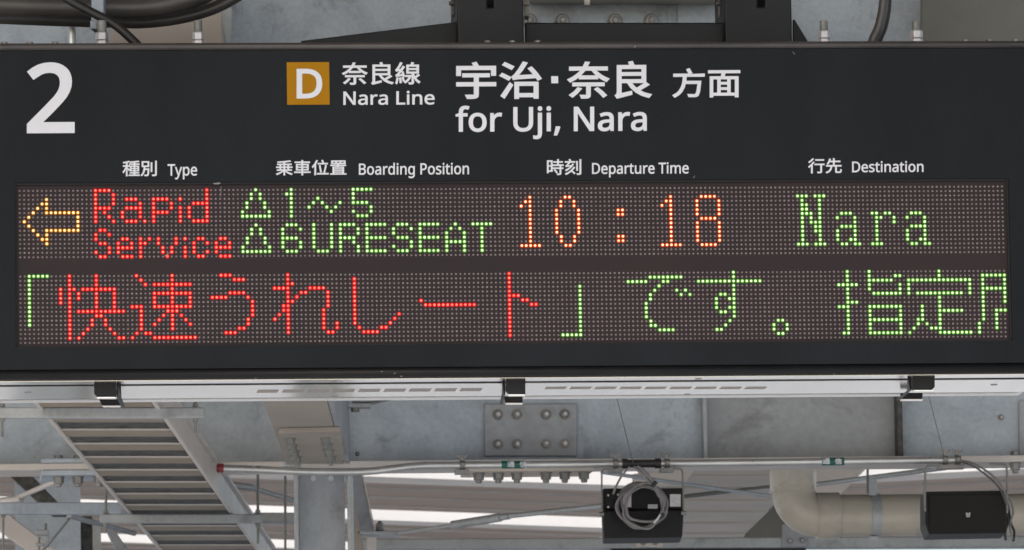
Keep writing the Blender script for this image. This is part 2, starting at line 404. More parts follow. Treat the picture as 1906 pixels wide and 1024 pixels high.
# ------------------------------------------------------------------ lettering outlines (drawn by hand units, one entry per word)
GLY = {
    '2': '32,0 32,49 158,176 219,240 241,268 257,296 266,324 269,355 263,390 246,415 219,431 185,436 152,433 123,424 69,390 38,430 68,452 102,470 141,482 185,486 217,484 245,478 270,467 291,452 308,434 320,412 327,387 330,359 326,322 314,288 296,256 271,224 207,155 107,56 107,54 349,54 349,0',
    'D': '65,0 65,480 213,480 281,473 338,453 385,419 420,374 442,315 449,244 445,187 433,138 412,96 383,61 347,35 304,15 255,4 199,0|126,52 191,52 250,57 299,73 337,99 364,136 380,184 385,242 383,287 374,326 359,358 338,383 312,403 281,417 245,425 204,428 126,428',
    '奈良線': '89,63 60,28 24,-1 45,-18 82,15 114,55|229,50 267,15 297,-19 319,-4 288,29 249,63|151,294 132,249 23,249 23,224 117,224 97,200 72,177 43,156 9,138 27,118 68,142 102,169 148,224 203,224 224,196 249,169 284,142 321,121 339,143 309,157 279,176 252,199 230,224 327,224 327,249 161,249 179,291|49,106 49,83 162,83 162,0 160,-4 155,-6 111,-5 120,-28 153,-28 174,-25 185,-16 188,0 188,83 301,83 301,106|249,169 102,169 102,146 249,146|613,175 613,133 439,133 439,175|613,197 439,197 439,237 613,237|410,-29 527,4 525,28 439,7 439,110 493,110 523,63 562,24 610,-5 667,-25 684,-1 632,14 587,38 665,89 643,106 567,54 541,80 521,110 640,110 640,261 546,261 532,297 506,291 516,261 412,261 412,22 406,2 395,-8|883,186 993,186 993,154 883,154|883,236 993,236 993,206 883,206|764,66 772,-9 792,-6 784,69|730,69 723,25 713,-14 733,-22 751,65|797,73 813,15 832,21 815,78|1010,121 971,81 954,121 954,133 1019,133 1019,257 939,257 954,288 925,294 913,257 859,257 859,133 929,133 929,1 928,-3 923,-4 887,-4 895,-28 923,-28 942,-24 951,-15 954,1 954,67 983,21 1021,-13 1038,8 1006,31 980,63 1030,105|846,104 846,82 892,82 880,58 865,37 847,20 827,7 842,-11 868,7 890,32 908,63 921,100 906,105 902,104|723,84 810,100 814,80 835,86 815,161 795,156 806,121 755,114 797,168 833,228 811,242 784,195 748,192 776,236 801,285 776,295 752,240 731,207 722,193 713,187 721,163 770,172 741,132 727,116 715,109',
    'Nara Line': '65,0 65,480 135,480 391,83 394,83 392,115 390,162 389,209 389,480 445,480 445,0 375,0 118,398 116,398 119,340 121,268 121,0|655,-7 610,0 574,19 559,34 549,52 543,74 541,100 544,125 552,148 565,167 584,183 608,196 637,206 673,212 714,215 775,217 775,238 770,277 756,301 732,314 700,318 647,310 599,291 581,335 637,357 670,364 704,366 735,364 761,359 783,350 801,337 815,321 825,300 831,275 833,245 833,0 790,0 778,51 776,51 752,25 726,7 696,-3|668,41 710,47 744,66 757,80 767,98 772,119 774,144 774,176 721,174 664,167 628,152 609,130 602,99 607,73 621,55 642,44|944,0 944,360 993,360 999,294 1002,294 1022,322 1047,345 1077,361 1112,367 1134,366 1154,363 1147,308 1128,312 1108,313 1081,309 1056,298 1035,280 1018,256 1007,226 1003,192 1003,0|1309,-7 1264,0 1228,19 1214,34 1203,52 1197,74 1195,100 1198,125 1206,148 1219,167 1238,183 1262,196 1291,206 1327,212 1368,215 1429,217 1429,238 1424,277 1410,301 1386,314 1355,318 1301,310 1253,291 1235,335 1291,357 1324,364 1358,366 1389,364 1415,359 1437,350 1455,337 1469,321 1479,300 1485,275 1487,245 1487,0 1444,0 1433,51 1430,51 1406,25 1380,7 1350,-3|1322,41 1364,47 1398,66 1411,80 1421,98 1427,119 1428,144 1428,176 1375,174 1319,167 1282,152 1263,130 1257,99 1261,73 1275,55 1296,44|1781,0 1781,480 1842,480 1842,54 2051,54 2051,0|2155,420 2142,422 2130,429 2123,441 2120,457 2123,474 2130,486 2142,493 2155,495 2168,493 2179,486 2187,474 2189,457 2187,441 2179,429 2168,422|2125,0 2125,360 2184,360 2184,0|2298,0 2298,360 2346,360 2355,311 2358,311 2379,336 2406,353 2438,363 2471,367 2502,365 2528,359 2550,349 2569,335 2583,317 2594,295 2600,267 2602,234 2602,0 2543,0 2543,230 2538,268 2523,295 2498,312 2463,317 2435,315 2412,309 2394,298 2380,283 2363,242 2357,187 2357,0|2866,-7 2818,-2 2776,14 2741,40 2715,76 2699,122 2693,177 2698,232 2713,279 2737,316 2769,344 2808,361 2852,367 2895,362 2932,347 2961,322 2983,290 2996,250 3001,204 3001,169 2754,169 2757,140 2763,115 2772,93 2785,76 2802,62 2821,52 2844,46 2869,44 2930,50 2985,69 2985,17 2930,-1|2756,216 2939,216 2934,257 2918,290 2891,311 2852,318 2814,312 2785,291 2765,259',
    '宇治': '25,112 25,86 163,86 163,7 161,1 154,0 96,0 108,-26 148,-26 173,-22 187,-12 190,7 190,86 326,86 326,112 190,112 190,167 276,167 276,191 72,191 72,167 163,167 163,112|149,286 163,257 25,257 25,180 51,180 51,232 298,232 298,180 325,180 325,257 194,257 175,293|386,271 452,232 467,254 401,290|364,175 429,137 444,158 379,194|373,-6 396,-23 459,90 440,107|480,113 480,-28 505,-28 505,-13 631,-13 631,-27 658,-27 658,113|505,12 505,88 631,88 631,12|467,141 504,147 646,157 658,135 682,148 650,197 608,249 586,237 631,180 500,173 537,226 571,286 544,294 509,229 482,189 469,174 458,166',
    '奈良': '89,63 60,28 24,-1 45,-18 82,15 114,55|229,50 267,15 297,-19 319,-4 288,29 249,63|151,294 132,249 23,249 23,224 117,224 97,200 72,177 43,156 9,138 27,118 68,142 102,169 148,224 203,224 224,196 249,169 284,142 321,121 339,143 309,157 279,176 252,199 230,224 327,224 327,249 161,249 179,291|49,106 49,83 162,83 162,0 160,-4 155,-6 111,-5 120,-28 153,-28 174,-25 185,-16 188,0 188,83 301,83 301,106|249,169 102,169 102,146 249,146|613,175 613,133 439,133 439,175|613,197 439,197 439,237 613,237|410,-29 527,4 525,28 439,7 439,110 493,110 523,63 562,24 610,-5 667,-25 684,-1 632,14 587,38 665,89 643,106 567,54 541,80 521,110 640,110 640,261 546,261 532,297 506,291 516,261 412,261 412,22 406,2 395,-8',
    '方面': '154,286 178,234 24,234 24,208 119,208 117,167 111,126 100,87 82,50 55,18 16,-8 35,-29 78,1 108,38 128,81 139,126 265,126 255,39 242,4 225,0 166,2 175,-23 234,-24 251,-21 265,-12 281,32 292,139 293,152 144,152 148,208 328,208 328,234 180,234 205,244 179,296|486,117 561,117 561,77 486,77|486,138 486,177 561,177 561,138|486,56 561,56 561,15 486,15|370,271 370,246 506,246 496,202 387,202 387,-28 412,-28 412,-9 637,-9 637,-28 664,-28 664,202 523,202 536,246 681,246 681,271|412,15 412,177 462,177 462,15|637,15 585,15 585,177 637,177',
    'for Uji, Nara': '73,0 73,314 10,314 10,342 73,362 73,383 75,415 81,443 91,465 104,483 121,497 141,506 164,512 190,514 229,510 260,502 244,455 220,462 191,465 165,460 147,446 136,420 132,383 132,360 223,360 223,314 132,314 132,0|433,-7 388,-1 348,15 315,42 289,79 273,125 268,181 271,223 279,260 293,292 313,318 337,339 366,355 399,364 435,367 481,361 521,345 555,318 580,282 596,236 601,181 598,139 590,101 576,69 556,42 531,21 502,6 470,-4|435,42 460,45 482,52 500,63 514,80 534,123 540,181 534,238 514,281 500,297 482,308 460,315 434,317 408,315 386,308 368,297 354,281 335,238 329,181 335,123 354,80 369,63 387,52 409,45|694,0 694,360 743,360 749,294 752,294 772,322 797,345 827,361 862,367 884,366 905,363 897,308 878,312 858,313 832,309 807,298 785,280 768,256 757,226 754,192 754,0|1332,-7 1290,-4 1254,5 1222,21 1196,42 1176,68 1161,98 1153,133 1150,171 1150,480 1210,480 1210,169 1212,141 1218,117 1228,96 1241,78 1259,64 1281,54 1306,48 1336,46 1366,48 1392,54 1413,65 1430,80 1452,120 1459,169 1459,480 1519,480 1519,169 1514,122 1499,80 1474,44 1438,16 1391,-1|1668,420 1654,422 1643,429 1635,441 1633,457 1635,474 1643,486 1654,493 1668,495 1680,493 1691,486 1699,474 1702,457 1699,441 1691,429 1680,422|1595,-161 1565,-159 1543,-153 1543,-105 1564,-110 1588,-112 1607,-109 1623,-100 1634,-83 1637,-56 1637,360 1696,360 1696,-54 1690,-99 1672,-133 1658,-145 1641,-154 1620,-159|1841,420 1827,422 1816,429 1808,441 1806,457 1808,474 1816,486 1827,493 1841,495 1854,493 1865,486 1872,474 1875,457 1872,441 1865,429 1854,422|1811,0 1811,360 1870,360 1870,0|1954,-87 1973,-3 1988,78 2051,78 2056,71 2031,-8 1998,-87|2347,0 2347,480 2416,480 2672,83 2675,83 2673,115 2671,162 2670,209 2670,480 2727,480 2727,0 2656,0 2400,398 2397,398 2401,340 2402,268 2402,0|2936,-7 2891,0 2855,19 2841,34 2831,52 2825,74 2823,100 2825,125 2833,148 2846,167 2865,183 2889,196 2919,206 2954,212 2995,215 3056,217 3056,238 3052,277 3037,301 3013,314 2982,318 2928,310 2880,291 2862,335 2918,357 2951,364 2985,366 3016,364 3042,359 3065,350 3083,337 3096,321 3106,300 3112,275 3114,245 3114,0 3071,0 3060,51 3057,51 3033,25 3008,7 2977,-3|2950,41 2991,47 3026,66 3039,80 3048,98 3054,119 3056,144 3056,176 3003,174 2946,167 2910,152 2890,130 2884,99 2888,73 2902,55 2923,44|3226,0 3226,360 3274,360 3281,294 3283,294 3303,322 3328,345 3358,361 3394,367 3415,366 3436,363 3428,308 3409,312 3390,313 3363,309 3338,298 3316,280 3299,256 3288,226 3285,192 3285,0|3590,-7 3546,0 3509,19 3495,34 3485,52 3479,74 3477,100 3479,125 3487,148 3501,167 3519,183 3543,196 3573,206 3608,212 3649,215 3711,217 3711,238 3706,277 3691,301 3668,314 3636,318 3582,310 3535,291 3516,335 3572,357 3605,364 3639,366 3670,364 3697,359 3719,350 3737,337 3751,321 3760,300 3766,275 3768,245 3768,0 3725,0 3714,51 3711,51 3687,25 3662,7 3631,-3|3604,41 3646,47 3680,66 3693,80 3702,98 3708,119 3710,144 3710,176 3657,174 3600,167 3564,152 3544,130 3538,99 3543,73 3556,55 3577,44',
    '種別': '152,187 152,75 224,75 224,50 148,50 148,29 224,29 224,1 128,1 128,-21 338,-21 338,1 250,1 250,29 326,29 326,50 250,50 250,75 324,75 324,187 250,187 250,211 331,211 331,232 250,232 250,258 331,270 314,290 236,279 143,273 150,252 224,256 224,232 137,232 137,211 224,211 224,187|175,123 224,123 224,95 175,95|250,123 300,123 300,95 250,95|175,168 224,168 224,140 175,140|250,168 300,168 300,140 250,140|126,289 76,273 15,261 23,241 74,249 74,195 17,195 17,171 71,171 44,110 10,60 23,36 50,77 74,128 74,-27 100,-27 100,124 132,80 148,101 100,149 100,171 144,171 144,195 100,195 100,255 145,269|558,252 558,58 583,58 583,252|644,287 644,7 642,0 634,-2 581,-2 591,-28 630,-28 654,-23 666,-13 670,7 670,287|408,255 497,255 497,187 408,187|383,278 383,163 422,163 418,115 408,67 391,24 362,-11 380,-29 404,-3 422,29 434,64 441,102 499,102 493,27 486,-1 474,-5 434,-3 441,-27 484,-27 497,-24 507,-16 518,20 524,114 525,125 444,125 447,163 522,163 522,278',
    'Type': '156,0 156,426 7,426 7,480 366,480 366,426 217,426 217,0|430,-161 402,-160 381,-156 381,-109 399,-111 420,-113 448,-108 470,-95 487,-75 500,-49 519,-1 374,360 437,360 515,155 533,104 545,57 548,57 560,101 579,156 652,360 716,360 561,-50 539,-96 512,-131 496,-144 477,-154 455,-159|773,-161 773,360 821,360 829,311 832,311 851,333 874,351 905,363 944,367 976,364 1004,355 1029,341 1051,320 1069,294 1082,262 1089,224 1092,181 1089,137 1082,100 1069,68 1051,41 1029,20 1004,5 976,-4 944,-7 906,-3 875,9 850,26 832,46 828,46 831,17 832,-13 832,-161|935,42 965,47 989,60 1007,82 1020,110 1028,143 1031,181 1025,237 1007,280 994,296 977,308 957,315 934,317 908,315 887,309 869,300 856,286 839,247 832,192 832,181 838,122 854,78 867,63 885,51 908,45|1339,-7 1291,-2 1249,14 1214,40 1188,76 1171,122 1166,177 1171,232 1186,279 1210,316 1241,344 1280,361 1325,367 1368,362 1405,347 1434,322 1456,290 1469,250 1473,204 1473,169 1227,169 1229,140 1235,115 1245,93 1258,76 1275,62 1294,52 1316,46 1342,44 1403,50 1457,69 1457,17 1403,-1|1228,216 1412,216 1406,257 1391,290 1363,311 1324,318 1287,312 1258,291 1238,259',
    '乗車位置': '161,133 161,93 111,93 111,133|161,156 111,156 111,195 161,195|187,133 239,133 239,93 187,93|187,156 187,195 239,195 239,156|283,289 173,274 41,265 47,243 161,249 161,218 39,218 39,195 85,195 85,156 20,156 20,133 85,133 85,93 34,93 34,70 141,70 82,31 14,3 32,-19 101,13 161,57 161,-28 187,-28 187,57 248,11 317,-21 336,2 267,30 208,70 319,70 319,93 265,93 265,133 331,133 331,156 265,156 265,195 314,195 314,218 187,218 187,251 301,268|405,212 405,76 511,76 511,47 369,47 369,23 511,23 511,-29 538,-29 538,23 683,23 683,47 538,47 538,76 646,76 646,212 538,212 538,238 671,238 671,262 538,262 538,294 511,294 511,262 379,262 379,238 511,238 511,212|431,134 511,134 511,98 431,98|538,134 620,134 620,98 538,98|431,190 511,190 511,154 431,154|538,190 620,190 620,154 538,154|829,230 829,205 1020,205 1020,230|853,178 876,28 902,36 876,184|900,290 916,234 943,242 925,297|814,12 814,-13 1035,-13 1035,12 962,12 999,182 971,186 957,97 938,12|800,293 763,216 714,153 729,127 763,169 763,-27 790,-27 790,210 825,285|1278,262 1338,262 1338,230 1278,230|1196,262 1254,262 1254,230 1196,230|1117,262 1172,262 1172,230 1117,230|1117,150 1117,2 1070,2 1070,-18 1381,-18 1381,2 1333,2 1333,150 1224,150 1229,170 1373,170 1373,191 1232,191 1236,211 1364,211 1364,281 1091,281 1091,211 1209,211 1207,191 1074,191 1074,170 1203,170 1199,150|1142,2 1142,24 1307,24 1307,2|1142,96 1307,96 1307,76 1142,76|1142,112 1142,132 1307,132 1307,112|1142,60 1307,60 1307,40 1142,40',
    'Boarding Position': '65,0 65,480 202,480 281,473 338,453 358,437 373,417 381,391 384,361 378,322 361,290 332,268 293,255 293,251 322,244 348,234 369,218 386,197 397,170 400,136 397,106 389,79 375,55 356,36 331,20 303,9 270,2 234,0|126,275 214,275 266,280 299,295 316,320 322,354 315,388 294,411 258,424 205,428 126,428|126,51 222,51 276,57 311,76 330,105 336,141 329,175 310,202 274,219 218,225 126,225|639,-7 594,-1 554,15 520,42 495,79 479,125 473,181 476,223 485,260 499,292 518,318 543,339 572,355 604,364 641,367 687,361 727,345 760,318 785,282 801,236 807,181 804,139 795,101 781,69 761,42 737,21 708,6 675,-4|640,42 665,45 687,52 705,63 720,80 739,123 745,181 739,238 720,281 705,297 687,308 665,315 639,317 614,315 592,308 574,297 559,281 541,238 535,181 541,123 560,80 574,63 592,52 614,45|987,-7 942,0 906,19 892,34 882,52 876,74 874,100 876,125 884,148 898,167 916,183 940,196 970,206 1005,212 1046,215 1107,217 1107,238 1103,277 1088,301 1064,314 1033,318 979,310 931,291 913,335 969,357 1002,364 1036,366 1067,364 1094,359 1116,350 1134,337 1147,321 1157,300 1163,275 1165,245 1165,0 1122,0 1111,51 1108,51 1084,25 1059,7 1028,-3|1001,41 1042,47 1077,66 1090,80 1099,98 1105,119 1107,144 1107,176 1054,174 997,167 961,152 941,130 935,99 939,73 953,55 974,44|1277,0 1277,360 1325,360 1332,294 1334,294 1354,322 1379,345 1410,361 1445,367 1466,366 1487,363 1480,308 1460,312 1441,313 1414,309 1389,298 1367,280 1350,256 1339,226 1336,192 1336,0|1682,-7 1650,-4 1621,5 1596,20 1574,40 1557,66 1544,98 1536,136 1534,179 1536,223 1544,261 1557,293 1575,319 1597,340 1622,355 1650,364 1682,367 1720,363 1751,351 1775,334 1794,314 1798,314 1796,339 1794,367 1794,510 1853,510 1853,0 1805,0 1797,48 1794,48 1775,27 1751,9 1720,-3|1691,42 1717,44 1740,50 1758,60 1771,74 1789,113 1794,168 1794,179 1789,238 1772,282 1759,297 1741,309 1718,315 1690,318 1668,315 1649,308 1632,296 1619,280 1601,235 1595,178 1601,121 1619,78 1632,62 1649,51 1668,45|1997,420 1984,422 1972,429 1965,441 1962,457 1965,474 1972,486 1984,493 1997,495 2010,493 2021,486 2029,474 2032,457 2029,441 2021,429 2010,422|1967,0 1967,360 2026,360 2026,0|2140,0 2140,360 2188,360 2197,311 2200,311 2221,336 2248,353 2280,363 2314,367 2344,365 2370,359 2393,349 2411,335 2425,317 2436,295 2442,267 2444,234 2444,0 2385,0 2385,230 2380,268 2365,295 2340,312 2305,317 2277,315 2254,309 2236,298 2222,283 2205,242 2199,187 2199,0|2693,-161 2621,-155 2563,-138 2563,-84 2623,-105 2696,-112 2738,-105 2769,-85 2789,-53 2796,-11 2796,3 2797,27 2798,48 2795,48 2775,24 2749,7 2719,-3 2684,-7 2651,-4 2621,6 2596,21 2575,42 2557,69 2545,101 2538,138 2535,179 2538,220 2545,256 2557,288 2575,316 2596,338 2621,354 2650,364 2683,367 2717,363 2747,353 2774,336 2796,312 2799,312 2807,360 2854,360 2854,-6 2852,-42 2844,-74 2832,-100 2815,-122 2793,-139 2765,-151 2732,-159|2692,42 2718,43 2739,49 2757,58 2772,71 2790,109 2797,165 2797,179 2790,243 2771,285 2756,299 2738,309 2716,315 2691,317 2670,315 2651,308 2635,297 2621,281 2603,237 2596,179 2603,120 2621,77 2635,61 2651,50 2670,44|3151,0 3151,480 3278,480 3322,477 3359,470 3390,459 3415,443 3434,422 3447,398 3455,370 3458,338 3454,300 3440,264 3416,233 3380,208 3331,192 3267,187 3212,187 3212,0|3212,238 3260,238 3320,244 3362,261 3377,274 3387,290 3393,311 3396,336 3394,357 3388,376 3379,392 3366,405 3328,422 3273,428 3212,428|3694,-7 3649,-1 3609,15 3576,42 3551,79 3535,125 3529,181 3532,223 3540,260 3555,292 3574,318 3599,339 3627,355 3660,364 3696,367 3743,361 3783,345 3816,318 3841,282 3857,236 3862,181 3859,139 3851,101 3837,69 3817,42 3792,21 3764,6 3731,-4|3696,42 3721,45 3743,52 3761,63 3776,80 3795,123 3801,181 3795,238 3776,281 3761,297 3743,308 3721,315 3695,317 3669,315 3648,308 3629,297 3615,281 3597,238 3590,181 3597,123 3616,80 3630,63 3648,52 3670,45|4046,-7 3982,-1 3934,16 3934,70 3986,50 4016,43 4048,41 4086,45 4113,55 4128,72 4133,94 4126,118 4099,140 4044,164 3985,191 3963,206 3946,223 3936,244 3933,271 3935,293 3942,312 3954,328 3970,342 4013,360 4068,367 4129,360 4183,343 4163,296 4115,312 4064,318 4032,315 4008,307 3994,293 3989,275 3991,261 3998,249 4027,229 4082,206 4140,180 4162,165 4177,147 4187,126 4190,99 4188,75 4180,53 4168,35 4151,20 4105,0|4308,420 4294,422 4283,429 4275,441 4273,457 4275,474 4283,486 4294,493 4308,495 4320,493 4331,486 4339,474 4342,457 4339,441 4331,429 4320,422|4277,0 4277,360 4336,360 4336,0|4561,-7 4534,-4 4509,3 4487,16 4470,37 4459,66 4455,105 4455,314 4404,314 4404,343 4456,366 4480,443 4514,443 4514,360 4619,360 4619,314 4514,314 4514,106 4518,77 4530,57 4548,46 4571,42 4598,44 4621,49 4621,4 4594,-4|4723,420 4710,422 4698,429 4691,441 4688,457 4691,474 4698,486 4710,493 4723,495 4736,493 4747,486 4755,474 4758,457 4755,441 4747,429 4736,422|4693,0 4693,360 4752,360 4752,0|5011,-7 4966,-1 4926,15 4893,42 4868,79 4852,125 4846,181 4849,223 4857,260 4872,292 4891,318 4916,339 4944,355 4977,364 5013,367 5060,361 5100,345 5133,318 5158,282 5174,236 5179,181 5176,139 5168,101 5154,69 5134,42 5109,21 5081,6 5048,-4|5013,42 5038,45 5060,52 5078,63 5093,80 5112,123 5118,181 5112,238 5093,281 5078,297 5060,308 5038,315 5012,317 4986,315 4965,308 4946,297 4932,281 4914,238 4907,181 4914,123 4933,80 4947,63 4965,52 4987,45|5273,0 5273,360 5320,360 5329,311 5332,311 5353,336 5381,353 5413,363 5446,367 5476,365 5503,359 5525,349 5543,335 5558,317 5568,295 5574,267 5576,234 5576,0 5518,0 5518,230 5513,268 5498,295 5472,312 5437,317 5410,315 5387,309 5368,298 5355,283 5337,242 5332,187 5332,0',
    '時刻': '156,73 182,42 200,12 223,25 203,55 177,85|221,294 221,252 147,252 147,229 221,229 221,185 133,185 133,161 267,161 267,121 134,121 134,98 267,98 267,4 266,-2 260,-3 213,-3 222,-28 257,-27 279,-23 290,-14 293,3 293,98 334,98 334,121 293,121 293,161 338,161 338,185 247,185 247,229 323,229 323,252 247,252 247,294|102,146 102,65 51,65 51,146|102,169 51,169 51,247 102,247|27,271 27,12 51,12 51,41 127,41 127,271|648,290 648,6 646,0 640,-2 592,-2 601,-27 637,-26 659,-22 671,-13 674,6 674,290|585,254 585,58 610,58 610,254|511,202 490,168 419,165 468,227 560,227 560,251 488,251 465,296 440,289 459,251 369,251 369,227 438,227 399,176 379,162 387,138 472,146 426,104 373,72 390,51 433,78 472,111 507,150 535,195|534,136 504,92 465,53 420,20 371,-5 388,-27 441,4 491,43 545,-12 564,5 507,59 535,91 558,126',
    'Departure Time': '65,0 65,480 213,480 281,473 338,453 385,419 420,374 442,315 449,244 445,187 433,138 412,96 383,61 347,35 304,15 255,4 199,0|126,52 191,52 250,57 299,73 337,99 364,136 380,184 385,242 383,287 374,326 359,358 338,383 312,403 281,417 245,425 204,428 126,428|700,-7 652,-2 610,14 575,40 549,76 533,122 527,177 532,232 547,279 571,316 603,344 642,361 686,367 729,362 766,347 795,322 817,290 830,250 835,204 835,169 588,169 591,140 597,115 606,93 620,76 636,62 655,52 678,46 703,44 764,50 819,69 819,17 764,-1|590,216 773,216 768,257 752,290 725,311 686,318 648,312 619,291 599,259|926,-161 926,360 974,360 983,311 985,311 1004,333 1028,351 1058,363 1097,367 1129,364 1157,355 1183,341 1204,320 1222,294 1235,262 1243,224 1245,181 1243,137 1235,100 1222,68 1204,41 1183,20 1157,5 1129,-4 1097,-7 1059,-3 1028,9 1004,26 985,46 981,46 984,17 985,-13 985,-161|1088,42 1118,47 1142,60 1161,82 1174,110 1181,143 1184,181 1178,237 1160,280 1147,296 1130,308 1110,315 1087,317 1061,315 1040,309 1022,300 1009,286 992,247 985,192 985,181 991,122 1007,78 1020,63 1038,51 1061,45|1426,-7 1382,0 1345,19 1331,34 1321,52 1315,74 1313,100 1316,125 1324,148 1337,167 1355,183 1379,196 1409,206 1444,212 1486,215 1547,217 1547,238 1542,277 1527,301 1504,314 1472,318 1418,310 1371,291 1353,335 1408,357 1441,364 1475,366 1506,364 1533,359 1555,350 1573,337 1587,321 1597,300 1602,275 1604,245 1604,0 1561,0 1550,51 1547,51 1523,25 1498,7 1467,-3|1440,41 1482,47 1516,66 1529,80 1538,98 1544,119 1546,144 1546,176 1493,174 1436,167 1400,152 1381,130 1374,99 1379,73 1393,55 1414,44|1716,0 1716,360 1764,360 1771,294 1774,294 1794,322 1819,345 1849,361 1884,367 1906,366 1926,363 1919,308 1900,312 1880,313 1853,309 1828,298 1806,280 1789,256 1779,226 1775,192 1775,0|2103,-7 2076,-4 2051,3 2030,16 2013,37 2002,66 1998,105 1998,314 1947,314 1947,343 1999,366 2022,443 2057,443 2057,360 2161,360 2161,314 2057,314 2057,106 2061,77 2073,57 2091,46 2113,42 2141,44 2164,49 2164,4 2137,-4|2363,-7 2332,-5 2306,1 2283,11 2265,25 2250,42 2240,65 2234,92 2232,124 2232,360 2291,360 2291,128 2296,91 2311,64 2336,48 2371,42 2399,44 2422,51 2440,61 2454,76 2472,117 2478,173 2478,360 2537,360 2537,0 2488,0 2480,48 2477,48 2456,23 2428,6 2397,-3|2651,0 2651,360 2699,360 2706,294 2709,294 2729,322 2754,345 2784,361 2819,367 2840,366 2861,363 2854,308 2834,312 2815,313 2788,309 2763,298 2741,280 2724,256 2713,226 2710,192 2710,0|3081,-7 3033,-2 2991,14 2956,40 2930,76 2913,122 2908,177 2913,232 2928,279 2952,316 2984,344 3022,361 3067,367 3110,362 3147,347 3176,322 3198,290 3211,250 3216,204 3216,169 2969,169 2972,140 2978,115 2987,93 3000,76 3017,62 3036,52 3059,46 3084,44 3145,50 3199,69 3199,17 3145,-1|2970,216 3154,216 3149,257 3133,290 3106,311 3066,318 3029,312 3000,291 2980,259|3581,0 3581,426 3431,426 3431,480 3790,480 3790,426 3641,426 3641,0|3885,420 3872,422 3860,429 3853,441 3850,457 3853,474 3860,486 3872,493 3885,495 3898,493 3909,486 3917,474 3919,457 3917,441 3909,429 3898,422|3855,0 3855,360 3914,360 3914,0|4028,0 4028,360 4076,360 4085,311 4088,311 4108,336 4133,353 4163,363 4194,367 4233,363 4264,352 4288,333 4304,306 4308,306 4329,333 4357,352 4389,363 4423,367 4452,365 4476,359 4497,349 4514,335 4528,317 4537,295 4543,267 4545,234 4545,0 4486,0 4486,232 4482,269 4468,296 4445,312 4413,317 4389,315 4368,309 4351,300 4338,287 4321,250 4316,199 4316,0 4257,0 4257,232 4253,269 4239,296 4216,312 4183,317 4158,315 4137,309 4121,298 4108,283 4093,242 4087,187 4087,0|4809,-7 4761,-2 4719,14 4684,40 4658,76 4641,122 4636,177 4641,232 4656,279 4680,316 4712,344 4750,361 4795,367 4838,362 4875,347 4904,322 4926,290 4939,250 4944,204 4944,169 4697,169 4700,140 4706,115 4715,93 4728,76 4745,62 4764,52 4787,46 4812,44 4873,50 4927,69 4927,17 4873,-1|4698,216 4882,216 4877,257 4861,290 4834,311 4794,318 4757,312 4728,291 4708,259',
    '行先': '152,273 152,248 325,248 325,273|93,294 57,254 12,218 28,197 76,237 119,284|137,176 137,151 255,151 255,6 253,0 246,-2 191,-1 200,-27 241,-27 266,-23 278,-13 282,6 282,151 334,151 334,176|107,219 63,161 9,113 27,91 67,127 67,-29 93,-29 93,156 132,210|512,294 512,239 450,239 463,280 436,286 417,227 386,173 409,161 440,214 512,214 512,144 371,144 371,118 463,118 456,77 440,42 412,14 367,-8 383,-30 433,-5 464,29 482,70 490,118 557,118 557,15 559,-3 565,-15 577,-21 596,-22 646,-22 663,-19 675,-9 681,12 684,44 660,55 659,28 656,12 651,5 644,3 599,3 586,5 583,15 583,118 679,118 679,144 539,144 539,214 654,214 654,239 539,239 539,294',
